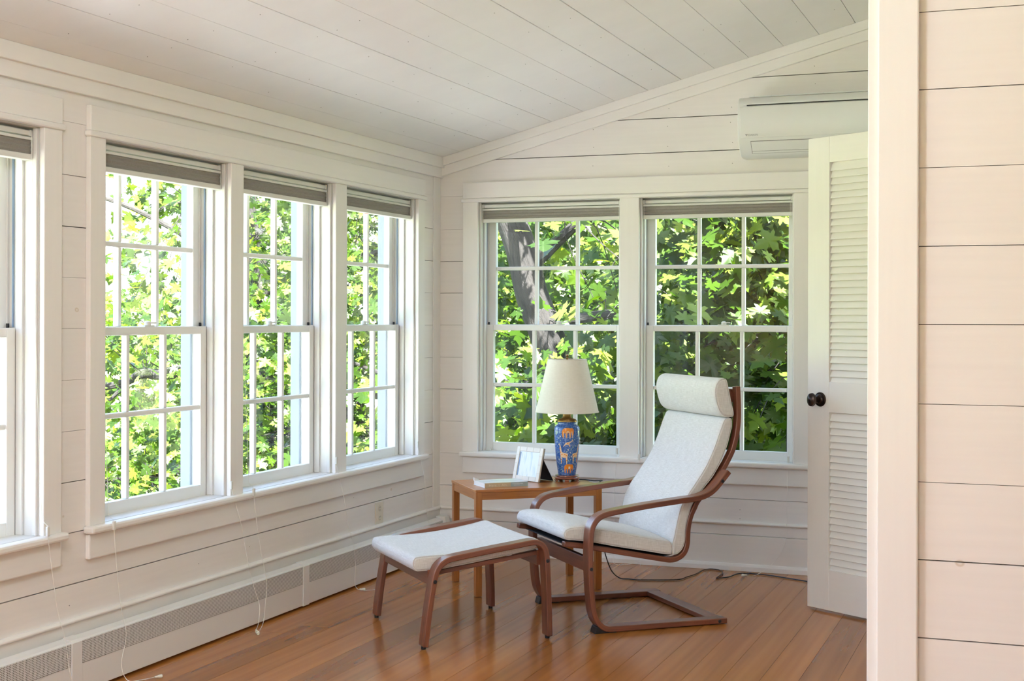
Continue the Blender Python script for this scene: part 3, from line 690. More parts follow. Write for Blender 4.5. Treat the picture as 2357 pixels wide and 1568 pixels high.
# bolts and feet
def bolt(s, z, w_, dirn=-1, r=.0072):
    MB().lathe([(r, 0), (r, .0015), (r * .8, .003), (r * .35, .003), (r * .3, .0005), (0, .0005)], 16, ax=lambda x, y, zz: (s + x, w_ + dirn * zz, z + y)).build('bolt', M['steel'], ch)
for s, z in ((-.079, .258), (.490, .0135), (.502, .585)): bolt(s, z, 0)
for s, z in ((-.079, .258), (.490, .0135)): bolt(s, z, CW, 1)
for w0 in (.004, CW - .054):
    MB().prism([(-.062, .0), (.035, .0), (.03, .0035), (-.012, .005), (-.036, .020), (-.046, .030), (-.055, .026)], lambda p, e: (p[0], w0 + .05 * e, p[1])).build('foot_pad', M['black'], ch, .002)
    MB().box((.45, w0, 0), (.51, w0 + .05, .0030)).build('foot_pad', M['black'], ch)
# cushions -----------------------------------------------------------
def offset_loop(P, d):
    m = len(P); A = sum(P[i][0] * P[(i + 1) % m][1] - P[(i + 1) % m][0] * P[i][1] for i in range(m)); sg = 1 if A > 0 else -1; out_ = []
    for i in range(m):
        a = Vector(P[i - 1][:2]); b = Vector(P[(i + 1) % m][:2]); t_ = (b - a)
        t_ = t_.normalized() if t_.length > 1e-9 else Vector((1, 0)); nn = Vector((-t_[1], t_[0])) * sg
        out_.append((P[i][0] + nn[0] * d, P[i][1] + nn[1] * d))
    return out_
def cushion(name, loop, w0, w1, parent, puff=.010, edge=.010, crown=None, n=5):
    P = crom(loop, n, closed=True); secs = []
    W_ = w1 - w0; ks = [0, .004, .010, .018, .04, .10, .2, .35, .5, .65, .8, .9, .96]
    ws = [w0 + .0, w0 + .003, w0 + .009, w0 + .02, w0 + .05] + [w0 + .05 + (W_ - .1) * k / 8 for k in range(1, 8)] + [w1 - .05, w1 - .02, w1 - .009, w1 - .003, w1]
    mb = MB(); m = len(P); n0 = 0
    for ww in ws:
        dd = min(ww - w0, w1 - ww); inset = edge * max(0, 1 - dd / .014) ** 1.7
        bulge = -puff * math.sin(PI * min(1, dd / (W_ * .5)) / 2) ** .8
        Q = offset_loop(P, inset + bulge * 0)
        for i, q in enumerate(Q):
            f = crown(P[i]) if crown else 0
            mb.v.append((q[0], ww, q[1] + f * math.sin(PI * (ww - w0) / W_) ** .6))
    per = [0]
    for i in range(m): per.append(per[-1] + math.dist(P[i], P[(i + 1) % m]))
    for k in range(len(ws) - 1):
        for i in range(m):
            j = (i + 1) % m; a = k * m; b = a + m
            mb.face([a + i, a + j, b + j, b + i], [(per[i], ws[k]), (per[i + 1], ws[k]), (per[i + 1], ws[k + 1]), (per[i], ws[k + 1])], True)
    e = (len(ws) - 1) * m; Q = offset_loop(P, edge + .0015)
    for base, ww in ((0, w0), (e, w1)):
        n1 = len(mb.v); mb.v += [(q[0], ww, q[1]) for q in Q]
        for i in range(m):
            j = (i + 1) % m; mb.face([base + i, base + j, n1 + j, n1 + i], [tuple(P[i]), tuple(P[j]), tuple(Q[j]), tuple(Q[i])], True)
        mb.face([n1 + i for i in range(m)], [tuple(q) for q in Q], True)
    o = mb.build(name, M['linen'], parent, autosmooth=60)
    bm = bmesh.new(); bm.from_mesh(o.data); big = [f for f in bm.faces if len(f.verts) > 6]
    for f in big: f.smooth = False
    bmesh.ops.triangulate(bm, faces=big, quad_method='BEAUTY', ngon_method='BEAUTY'); bm.to_mesh(o.data); bm.free()
    for ww in (w0 + .004, w1 - .004):
        Q = offset_loop(P, edge * .35); MB().tube([(q[0], ww, q[1]) for q in Q], .0016, 6, closed=True).build('piping', M['linen'], o)
    return o
SEAT = [(-.172, .388), (-.168, .402), (-.156, .413), (-.130, .418), (-.083, .417), (-.034, .408), (.063, .390), (.161, .367), (.250, .349), (.296, .338), (.306, .318), (.305, .292), (.290, .285), (.194, .303), (.063, .328), (-.038, .350), (-.120, .363), (-.152, .366), (-.166, .373)]
cushion('seat_cushion', SEAT, .064, CW - .064, ch, edge=.009, crown=lambda p: .014 if p[1] > .335 + (-p[0]) * .18 + .03 else 0)
BACK = [(.306, .324), (.316, .369), (.326, .413), (.337, .458), (.350, .490), (.376, .528), (.424, .592), (.457, .639), (.480, .682), (.501, .727), (.519, .774), (.533, .809), (.545, .831), (.560, .838), (.578, .836), (.582, .812), (.579, .789), (.559, .719), (.527, .649), (.491, .593), (.450, .548), (.402, .488), (.383, .438), (.373, .396), (.367, .336), (.354, .304), (.333, .286), (.316, .283), (.306, .290)]
cushion('back_cushion', BACK, .064, CW - .064, ch, edge=.009)
HEAD = [(.556, .840), (.533, .849), (.515, .870), (.502, .906), (.495, .945), (.501, .976), (.515, .995), (.536, 1.003), (.554, .995), (.566, .950), (.577, .901), (.587, .862), (.583, .842)]
cushion('headrest_cushion', HEAD, .058, CW - .058, ch, edge=.011)

# ================================================================ OTTOMAN
ot = empty('footstool', (.877, -2.119, 0), math.radians(43.1))
tag(ot, 'low bentwood footstool with reddish brown frame and pale linen cushion before the armchair', 'footstool')
OT = [(.0, .012), (.015, .135), (.031, .235), (.037, .268), (.045, .293), (.056, .311), (.072, .324), (.092, .334), (.13, .341), (.256, .358), (.384, .374), (.432, .380), (.456, .379), (.476, .369), (.490, .350), (.497, .322), (.500, .285), (.504, .197), (.508, .102), (.510, .012)]
OTp = crom(OT, 4); OW = .662
for w0, w1 in ((0, .057), (OW - .057, OW)):
    MB().strip(OTp, .0215, w0, w1, fr0).build('side_frame', BR, ot, .003, 2)
box('front_crossbar', (.026, .057, .236), (.043, OW - .057, .292), BR, ot, .002)
box('rear_crossbar', (.476, .057, .282), (.493, OW - .057, .342), BR, ot, .002)
for w0 in (.058, OW - .070):
    MB().prism([(.043, .268), (.476, .322), (.476, .338), (.043, .284)], lambda p, e: (p[0], w0 + .012 * e, p[1])).build('side_rail', BR, ot, .001)
MB().strip([(.043, .286), (.476, .342)], .003, .070, OW - .070, fr0).build('webbing', M['webbing'], ot)
OC = [(-.034, .318), (-.029, .336), (-.012, .345), (.05, .347), (.13, .347), (.26, .355), (.40, .375), (.455, .386), (.478, .386), (.490, .374), (.488, .350), (.47, .342), (.40, .332), (.26, .312), (.10, .292), (.0, .287), (-.020, .290), (-.031, .303)]
cushion('cushion', OC, .059, OW - .059, ot, edge=.009, crown=lambda p: -.005 if p[1] > .33 + p[0] * .10 else 0)
for s, z in ((.036, .256), (.4985, .306)):
    MB().lathe([(.0072, 0), (.0072, .0015), (.0058, .003), (.0025, .003), (.002, .0005), (0, .0005)], 16, ax=lambda x, y, zz: (s + x, -zz, z + y)).build('bolt', M['steel'], ot)
for s in (0, .510):
    for w0 in (.0285, OW - .0285):
        MB().lathe([(0, 0), (.009, 0), (.0095, .012), (0, .012)], 14, (s, w0, 0)).build('foot_pad', M['black'], ot)

# ================================================================ SIDE TABLE
tb = empty('side_table', (.668, -1.113, 0), math.radians(38.5))
tag(tb, 'small rectangular teak side table holding the lamp, picture frame and book', 'table')
TL_, TW_ = .604, .405; TK = M['teak']; HT = .480
box('tabletop', (-.002, -.002, HT - .0115), (TL_ + .002, TW_ + .002, HT), TK, tb, .0015)
for a in (0, TL_ - .030):
    for b in (0, TW_ - .030): box('leg', (a, b, 0.002), (a + .030, b + .030, HT - .0118), TK, tb, .0015)
box('apron', (.030, .002, HT - .046), (TL_ - .030, .020, HT - .0118), TK, tb); box('apron', (.030, TW_ - .020, HT - .046), (TL_ - .030, TW_ - .002, HT - .0118), TK, tb)
box('apron', (.002, .030, HT - .046), (.020, TW_ - .030, HT - .0118), TK, tb); box('apron', (TL_ - .020, .030, HT - .046), (TL_ - .002, TW_ - .030, HT - .0118), TK, tb)

# ================================================================ TABLE LAMP
LX, LY = .932, -.622
lp = empty('table_lamp', (LX, LY, HT), 0)
tag(lp, 'table lamp with cream shade and blue ceramic body painted with orange animals', 'lamp')
face_a = math.atan2(CAM.y - LY, CAM.x - LX)      # where the main painted side points
mb = MB(); mb.lathe([(0, .010), (.048, .010), (.058, .013), (.060, .017), (.057, .020), (.050, .0205), (.050, .024), (.056, .0255), (.055, .029), (.046, .030), (0, .030)], 40); mb.build('wooden_stand', M['standwood'], lp)
for k in range(5):
    a = face_a + k * 2 * PI / 5; c, s_ = math.cos(a), math.sin(a); tx, ty = -s_, c
    MB().prism([(.040, .011), (.058, .011), (.060, .007), (.056, .003), (.060, .0), (.049, .0), (.046, .006), (.041, .008)], lambda p, e: (c * p[0] + tx * (e - .5) * .020, s_ * p[0] + ty * (e - .5) * .020, p[1])).build('foot', M['standwood'], lp, .001)
def glaze():
    m = mat('blue_glaze', (.02, .09, .42), .12, Coat_Weight=.5); t = m.node_tree; L = t.links.new; b = t.nodes['Principled BSDF']
    geo = N(m, 'ShaderNodeNewGeometry'); nz = N(m, 'ShaderNodeTexNoise'); nz.inputs['Scale'].default_value = 160; nz.inputs['Detail'].default_value = 4; L(geo.outputs['Position'], nz.inputs[0])
    rp = N(m, 'ShaderNodeValToRGB'); e = rp.color_ramp.elements; e[0].position = .33; e[0].color = (.025, .09, .32, 1); e[1].position = .78; e[1].color = (.42, .52, .74, 1); x = e.new(.53); x.color = (.06, .17, .48, 1)
    L(nz.outputs[0], rp.inputs[0]); L(rp.outputs[0], b.inputs['Base Color']); return m
VP = [(0, .030), (.040, .030), (.0425, .034), (.045, .055), (.0505, .09), (.0555, .14), (.0590, .19), (.0608, .225), (.0605, .245), (.0570, .258), (.048, .266), (.0435, .269), (.0430, .276), (.0455, .280)]
VPs = crom([(a, b) for a, b in VP[1:]], 4)
MB().lathe([(0, .030)] + VPs + [(0, .280)], 56).build('ceramic_body', glaze(), lp)
MB().lathe([(.0435, .280), (.0465, .281), (.0470, .286), (.040, .292), (.024, .298), (.020, .305), (.020, .318), (0, .318)], 36).build('brass_cap', M['brass'], lp)
sz0, sz1 = .325, .576
mb = MB(); mb.lathe([(.1500, sz0), (.0915, sz1), (.0905, sz1), (.1490, sz0), (.1500, sz0)], 64)
# shade panels get metre UVs
mb.uv = [[(u * .8, v_ * 5) for u, v_ in f] for f in mb.uv]
mb.build('lamp_shade', M['lampshade'], lp)
for r, z in ((.1503, sz0 + .002), (.0918, sz1 - .002)):
    MB().tube([(r * math.cos(2 * PI * k / 64), r * math.sin(2 * PI * k / 64), z) for k in range(64)], .0016, 6, closed=True).build('shade_trim', M['lampshade'], lp)
MB().tube([(0, 0, .31), (0, 0, .585)], .004, 8).build('harp_rod', M['brass'], lp)
mb = MB()
for k in range(3):
    a = k * 2 * PI / 3 + .4; mb.tube([(0, 0, sz1 - .006), (.0908 * math.cos(a), .0908 * math.sin(a), sz1 - .004)], .0015, 6)
mb.build('shade_spider', M['brass'], lp)
MB().lathe([(.004, .576), (.007, .579), (.003, .583), (.0045, .586), (.0075, .592), (.006, .597), (0, .599)], 18).build('finial', M['brass'], lp)
# painted animals and leaves wrapped on the glaze
orange = mat('orange_glaze', (.80, .27, .03), .2); cream = mat('cream_glaze', (.85, .62, .38), .2); pale = mat('pale_green_glaze', (.42, .60, .42), .2); spotm = mat('white_glaze', (.85, .82, .70), .2); brownm = mat('brown_glaze', (.30, .10, .02), .2)
def vr_(z):
    for (r0, z0), (r1, z1) in zip(VPs, VPs[1:]):
        if z0 <= z <= z1 and z1 > z0: return r0 + (r1 - r0) * (z - z0) / (z1 - z0)
    return .05
def wrap(name, polys, u0, z0, sc, m, lift=.0006, flip=1):
    bm = bmesh.new()
    for poly in polys:
        vs_ = [bm.verts.new((flip * x * sc, y * sc, 0)) for x, y in poly]; bm.faces.new(vs_)
    bm.normal_update(); bmesh.ops.triangulate(bm, faces=bm.faces[:])
    for k in range(-12, 13):
        bmesh.ops.bisect_plane(bm, geom=bm.verts[:] + bm.edges[:] + bm.faces[:], plane_co=(k * .004, 0, 0), plane_no=(1, 0, 0))
    for k in range(-8, 9):
        bmesh.ops.bisect_plane(bm, geom=bm.verts[:] + bm.edges[:] + bm.faces[:], plane_co=(0, k * .008, 0), plane_no=(0, 1, 0))
    for v in bm.verts:
        z = z0 + v.co.y; r = vr_(z) + lift; a = face_a + (u0 + v.co.x) / .055
        v.co = (r * math.cos(a), r * math.sin(a), z)
    bmesh.ops.recalc_face_normals(bm, faces=bm.faces)
    me = bpy.data.meshes.new(name); bm.to_mesh(me); bm.free(); me.materials.append(m); o = bpy.data.objects.new(name, me); col.objects.link(o); o.parent = lp; return o
ELE = [[(-.5, .05), (-.46, -.45), (-.36, -.45), (-.33, -.10), (-.20, -.05), (-.16, -.48), (-.06, -.48), (-.04, -.08), (.10, -.08), (.14, -.47), (.24, -.47), (.26, -.05), (.34, .02), (.40, -.25), (.46, -.28), (.50, .0), (.50, .25), (.38, .38), (.22, .36), (.0, .40), (-.25, .38), (-.42, .28)]]
GIR = [[(-.30, -.60), (-.26, -.60), (-.22, -.12), (-.10, -.16), (.06, -.16), (.10, -.60), (.15, -.60), (.18, -.10), (.22, .10), (.10, .14), (-.08, .16), (-.20, .22), (-.28, .62), (-.34, .78), (-.46, .74), (-.42, .68), (-.36, .66), (-.34, .30), (-.32, .0)]]
ANT = [[(-.50, -.30), (-.46, -.33), (-.20, -.10), (.05, -.10), (.20, -.36), (.25, -.34), (.16, .0), (.26, .12), (.44, .26), (.60, .26), (.58, .33), (.48, .36), (.52, .50), (.47, .50), (.42, .36), (.22, .22), (-.10, .16), (-.24, .10), (-.36, -.10)]]
LEAF = [[(0, -.5), (.22, -.1), (.16, .3), (0, .5), (-.16, .3), (-.22, -.1)]]
wrap('painted_elephant', ELE, .004, .234, .052, orange); wrap('painted_spot', [[(-.2, .1), (0, 0), (.2, .1), (.1, .3), (-.1, .3)]], .004, .232, .030, cream, .0009)
wrap('painted_legs', [[(-.42, -.75), (-.38, -.75), (-.34, -.1), (-.42, -.1)], [(-.12, -.75), (-.07, -.75), (-.06, -.1), (-.14, -.1)], [(.16, -.78), (.21, -.78), (.2, -.1), (.12, -.1)], [(.40, -.72), (.45, -.72), (.40, -.05), (.32, -.05)]], .004, .241, .048, cream, .0008)
wrap('painted_antelope', ANT, .004, .180, .044, cream); wrap('painted_spot', [[(-.15, .0), (.05, -.02), (.05, .1), (-.1, .1)]], .004, .180, .034, orange, .0009)
wrap('painted_giraffe', GIR, -.010, .126, .070, cream); wrap('painted_giraffe', GIR, .040, .126, .064, cream, flip=-1)
wrap('painted_elephant', ELE, .010, .064, .050, orange); wrap('painted_spot', [[(-.15, -.1), (.1, -.1), (.12, .15), (-.12, .18)]], .014, .066, .040, spotm, .0009)
wrap('painted_elephant', ELE, -.10, .20, .040, orange); wrap('painted_giraffe', GIR, .11, .12, .058, cream); wrap('painted_antelope', ANT, .12, .20, .036, cream); wrap('painted_elephant', ELE, .10, .066, .040, orange)
random.seed(9)
spots = [(-.040, .205), (-.047, .188), (-.030, .196), (-.036, .176), (-.030, .215), (.034, .20), (.044, .17), (.006, .152), (.020, .155), (.028, .165), (-.002, .142), (.016, .138), (.010, .118), (.018, .105), (.008, .100), (.022, .120), (-.028, .072), (-.034, .058), (-.024, .050), (-.038, .085), (-.030, .095), (.040, .085), (.036, .10), (.046, .115), (-.046, .14), (-.050, .115), (-.042, .105), (.05, .215), (-.05, .225)]
for u, z in spots:
    a = random.uniform(-.9, .9); c, s_ = math.cos(a), math.sin(a); P = [[(x * c - y * s_, x * s_ + y * c) for x, y in LEAF[0]]]
    wrap('painted_leaf', P, u, z, random.uniform(.008, .012), pale if random.random() < .7 else spotm)
for (u0, z0, sc, L_) in ((-.010, .126, .070, GIR), (.040, .126, .064, GIR)):
    for x, y in ((-.34, .45), (-.3, .2), (-.2, .05), (0, .05), (.1, -.02), (-.27, -.3), (.13, -.35), (-.25, -.45)):
        wrap('painted_spot', [[(-.04, -.04), (.04, -.04), (.04, .04), (-.04, .04)]], u0 + (x if u0 < 0 else -x) * sc, z0 + y * sc, sc, orange, .0009)
# lamp cord: over the table edge, down to the floor and along it
cordp = [(LX + .03, LY + .03, HT + .006), (LX + .08, LY + .045, HT + .004), (LX + .13, LY + .02, HT + .004), (LX + .155, LY + .06, HT + .002), (1.09, -.60, HT + .002), (1.098, -.64, HT - .003), (1.10, -.645, .44), (1.10, -.64, .33), (1.105, -.62, .21), (1.12, -.54, .07), (1.145, -.475, .012), (1.19, -.45, .004), (1.25, -.452, .004), (1.405, -.385, .004), (1.434, -.297, .004), (1.456, -.205, .004), (1.463, -.10, .004), (1.491, -.045, .004), (1.544, -.062, .004), (1.574, -.137, .004), (1.574, -.211, .004), (1.575, -.275, .004), (1.62, -.224, .004), (1.641, -.153, .006), (1.669, -.100, .004), (1.74, -.098, .004), (1.816, -.115, .004), (1.991, -.2, .004), (2.25, -.33, .004), (2.5, -.35, .004)]
cordp = [(x - LX, y - LY, z - HT) for x, y, z in cordp]
cp = crom(cordp, 8)
mb = MB(); mb.tube(cp, .0028, 6); mb.build('power_cord', M['black'], lp)

# ================================================================ BOOK
bk = empty('book', (.675, -1.025, HT), math.radians(43.5))
tag(bk, 'paperback book with tan and blue-grey spine lying at the left end of the side table', 'book')
paper = mat('page_paper', (.82, .80, .76), .8)
def cover_mat():
    m = mat('book_cover', (.7, .75, .78), .3); t = m.node_tree; L = t.links.new; b = t.nodes['Principled BSDF']
    tc = N(m, 'ShaderNodeTexCoord'); nz = N(m, 'ShaderNodeTexNoise'); nz.inputs['Scale'].default_value = 9; nz.inputs['Detail'].default_value = 3
    mp = N(m, 'ShaderNodeMapping'); mp.inputs['Scale'].default_value = (1, 3, 1); mp.inputs['Rotation'].default_value = (0, 0, .5); L(tc.outputs['Object'], mp.inputs[0]); L(mp.outputs[0], nz.inputs[0])
    rp = N(m, 'ShaderNodeValToRGB'); e = rp.color_ramp.elements; e[0].position = .34; e[0].color = (.22, .36, .42, 1); e[1].position = .5; e[1].color = (.78, .82, .84, 1); x = e.new(.40); x.color = (.62, .70, .74, 1)
    L(nz.outputs[0], rp.inputs[0]); L(rp.outputs[0], b.inputs['Base Color']); return m
BL, BD, BT = .213, .140, .0205; cov = cover_mat(); tan = mat('tan_spine', (.52, .43, .30), .4); slate = mat('slate_spine', (.33, .42, .46), .4)
box('pages', (.002, .001, .0015), (BL - .002, BD - .003, BT - .0015), paper, bk)
box('front_cover', (0, 0, BT - .0015), (BL, BD, BT), cov, bk); box('back_cover', (0, 0, 0), (BL, BD, .0015), cov, bk)
box('spine', (0, -.0012, 0), (BL * .60, 0, BT), tan, bk); box('spine', (BL * .60, -.0012, 0), (BL, 0, BT), slate, bk)
# the lifted cover corner at the left end
MB().prism([(0, 0), (.03, .0), (.0, .012)], lambda p, e: (-.001 + p[0], BD - .012 + .012 * e, BT + p[1] * (1 if p[0] < .02 else 0) + .0002)).build('curled_corner', paper, bk)
text('Here. I. Am.', 'spine_title', .0165, Matrix(((1, 0, 0, .020), (0, 0, -1, -.0014), (0, 1, 0, .0045), (0, 0, 0, 1))), mat('title_ink', (.72, .66, .55), .5), bk, .0001, 1.1)
text('(S', 'spine_mark', .011, Matrix(((1, 0, 0, BL - .022), (0, 0, -1, -.0014), (0, 1, 0, .006), (0, 0, 0, 1))), M['grey'], bk, .0001)
mb = MB()
for k in range(9): mb.box((BL * .64 + k * .006, -.0015, .011), (BL * .64 + k * .006 + .004, -.0012, .0145))
for k in range(5): mb.box((BL * .67 + k * .006, -.0015, .005), (BL * .67 + k * .006 + .004, -.0012, .0078))
mb.build('spine_print', mat('pale_ink', (.55, .62, .64), .5), bk)

# ================================================================ PICTURE FRAME
P0 = Vector((.672, -.668, HT)); P1 = Vector((.832, -.747, HT)); fu = (P1 - P0); fw_ = fu.length; fa_ = math.atan2(fu.y, fu.x)
pf = empty('picture_frame', tuple(P0), fa_)
tag(pf, 'white bone-inlay picture frame leaning back on its black easel between book and lamp', 'picture frame')
lean = math.radians(13); FH = .160; cl, sn = math.cos(lean), math.sin(lean)
def FT(x, d, h): return (x, h * sn + d * cl, h * cl - d * sn + .002)
def fbox(name, x0, x1, d0, d1, h0, h1, m, bev=0):
    mb = MB(); mb.prism([(x0, h0), (x1, h0), (x1, h1), (x0, h1)], lambda p, e: FT(p[0], d0 + (d1 - d0) * e, p[1])); return mb.build(name, m, pf, bev)
bone = mat('bone_inlay', (.80, .77, .70), .35); bw = .022
for x0, x1, h0, h1 in ((0, bw, 0, FH), (fw_ - bw, fw_, 0, FH), (bw, fw_ - bw, 0, bw), (bw, fw_ - bw, FH - bw, FH)):
    if x1 - x0 > h1 - h0:
        k = 3
        for i in range(k): fbox('bone_tile', x0 + (x1 - x0) * i / k + .0004, x0 + (x1 - x0) * (i + 1) / k - .0004, 0, .009, h0 + .001, h1 - .001, bone, .001)
    else:
        k = 4
        for i in range(k): fbox('bone_tile', x0 + .001, x1 - .001, 0, .009, h0 + (h1 - h0) * i / k + .0004, h0 + (h1 - h0) * (i + 1) / k - .0004, bone, .001)
mb = MB()
for x0, x1, h0, h1 in ((0, bw, 0, FH), (fw_ - bw, fw_, 0, FH), (bw, fw_ - bw, 0, bw), (bw, fw_ - bw, FH - bw, FH)):
    mb.prism([(x0, h0), (x1, h0), (x1, h1), (x0, h1)], lambda p, e: FT(p[0], .0012 + .0078 * e, p[1]))
mb.build('frame_border', mat('bone_grout', (.62, .58, .50), .5), pf)
fbox('backing', .0005, fw_ - .0005, .0092, .012, .0005, FH - .0005, M['black'])
def photo_mat():
    m = mat('pale_photo', (.72, .78, .84), .12); t = m.node_tree; L = t.links.new; b = t.nodes['Principled BSDF']
    tc = N(m, 'ShaderNodeTexCoord'); mp = N(m, 'ShaderNodeMapping'); mp.inputs['Scale'].default_value = (70, 12, 1); L(tc.outputs['UV'], mp.inputs[0])
    nz = N(m, 'ShaderNodeTexNoise'); nz.inputs['Scale'].default_value = 1; L(mp.outputs[0], nz.inputs[0])
    rp = N(m, 'ShaderNodeValToRGB'); e = rp.color_ramp.elements; e[0].position = .25; e[0].color = (.45, .56, .72, 1); e[1].position = .5; e[1].color = (.76, .80, .86, 1)
    L(nz.outputs[0], rp.inputs[0]); L(rp.outputs[0], b.inputs['Base Color']); return m
fbox('photo', bw, fw_ - bw, .0030, .0039, bw, FH - bw, photo_mat())
fbox('photo_strip', bw + .002, bw + .009, .0022, .0029, bw + .002, FH - bw - .004, mat('blue_strip', (.16, .24, .40), .3))
# easel leg: a black board hinged at the back
e0 = FT(fw_ * .62, .013, .115); 
mb = MB(); mb.prism([(-.055, 0), (.026, 0), (.045, 1), (-.040, 1)], lambda p, e: (fw_ * .70 + p[0] + .02 * (1 - p[1]), (1 - p[1]) * (.105 + .003 * e) + p[1] * (FT(0, .013, .112)[1] + .003 * e), (1 - p[1]) * .001 + p[1] * FT(0, .013, .112)[2])); mb.build('easel_leg', M['black'], pf)

# ================================================================ OUTDOORS
gm = mat('grass', (.10, .17, .04), .9); gt = gm.node_tree; gn = N(gm, 'ShaderNodeTexNoise'); gn.inputs['Scale'].default_value = 3; gn.inputs['Detail'].default_value = 6
gr = N(gm, 'ShaderNodeValToRGB'); gr.color_ramp.elements[0].color = (.16, .13, .07, 1); gr.color_ramp.elements[1].color = (.16, .26, .06, 1); gr.color_ramp.elements[0].position = .35; gr.color_ramp.elements[1].position = .6
gg = N(gm, 'ShaderNodeNewGeometry'); gt.links.new(gg.outputs['Position'], gn.inputs[0]); gt.links.new(gn.outputs[0], gr.inputs[0]); gt.links.new(gr.outputs[0], gt.nodes['Principled BSDF'].inputs['Base Color'])
mb = MB(); n_ = 24
for i in range(n_ + 1):
    for j in range(n_ + 1):
        x = -60 + 120 * i / n_; y = -60 + 120 * j / n_; d = math.hypot(x - 2, y + 3)
        mb.v.append((x, y, -.75 - min(d, 14) * .06 + (.2 * math.sin(x * .4) * math.cos(y * .33) if d > 12 else 0)))
for i in range(n_):
    for j in range(n_):
        a = i * (n_ + 1) + j; mb.face([a, a + n_ + 1, a + n_ + 2, a + 1], None, True)
gd = mb.build('ground', gm); gd['kind'] = 'structure'
# added pale slab outside, out of view, bouncing sunlight up to the ceiling
mb = MB(); mb.box((-4.2, -9, -.95), (-.25, 4.6, -.62)); mb.box((-.25, .25, -.95), (4.6, 4.6, -.62))
tr_ = mb.build('bounce_slab', paint('bounce_slab_surface', (.50, .485, .475), .9, grain=.12)); tr_['kind'] = 'structure'
H = [(.02, .0), (.15, -.13), (.36, -.16), (.31, -.05), (.24, .06), (.42, .06), (.58, .15), (.76, .20), (.60, .29), (.61, .43), (.45, .38), (.23, .34), (.30, .50), (.42, .64), (.26, .65), (.19, .74), (.12, .86), (0, 1.05)]
OUTL = H + [(-x, y) for x, y in H[-2::-1]]
def leaf_verts(mtx, sc, cup=.10, roll_=0):
    c = Vector((0, .32, 0)); out_ = [mtx @ (c * sc)]
    for x, y in OUTL:
        r = math.hypot(x, y - .32); out_.append(mtx @ (Vector((x, y, -cup * r * r * 1.3 + .10 * abs(x) * (1 if cup > 0 else -1))) * sc))
    return out_
NO = len(OUTL)
def leaf_faces(o): return [(o, o + 1 + i, o + 1 + (i + 1) % NO) for i in range(NO)]
def leaf_mtx(p, rnd, face=Vector((0, 0, 1)), spread=.8):
    if rnd.random() < .38: face, spread = Vector((.15, -.65, .75)), .35
    n = (face + Vector((rnd.gauss(0, spread), rnd.gauss(0, spread), rnd.gauss(0, spread * .6)))).normalized()
    d = Vector((rnd.gauss(0, 1), rnd.gauss(0, 1), -.9 + rnd.gauss(0, .5)))
    d = (d - n * d.dot(n)).normalized(); x = d.cross(n)
    return Matrix.Translation(p) @ Matrix((x, d, n)).transposed().to_4x4()
leaf_meshes = []
for k, (cup) in enumerate((.10, .25, .02, -.15)):
    vsx = leaf_verts(Matrix.Identity(4), 1.0, cup); me = bpy.data.meshes.new('leaf'); me.from_pydata([tuple(v) for v in vsx], [], leaf_faces(0)); me.materials.append(M['leaf']); me.polygons.foreach_set('use_smooth', [True] * len(me.polygons)); leaf_meshes.append(me)
def limb(name, pts, r0, r1, parent, mat_, seg=9):
    P = crom(pts, 5); m = len(P); mb = MB().tube(P, [r0 + (r1 - r0) * i / (m - 1) for i in range(m)], seg)
    return mb.build(name, mat_, parent)
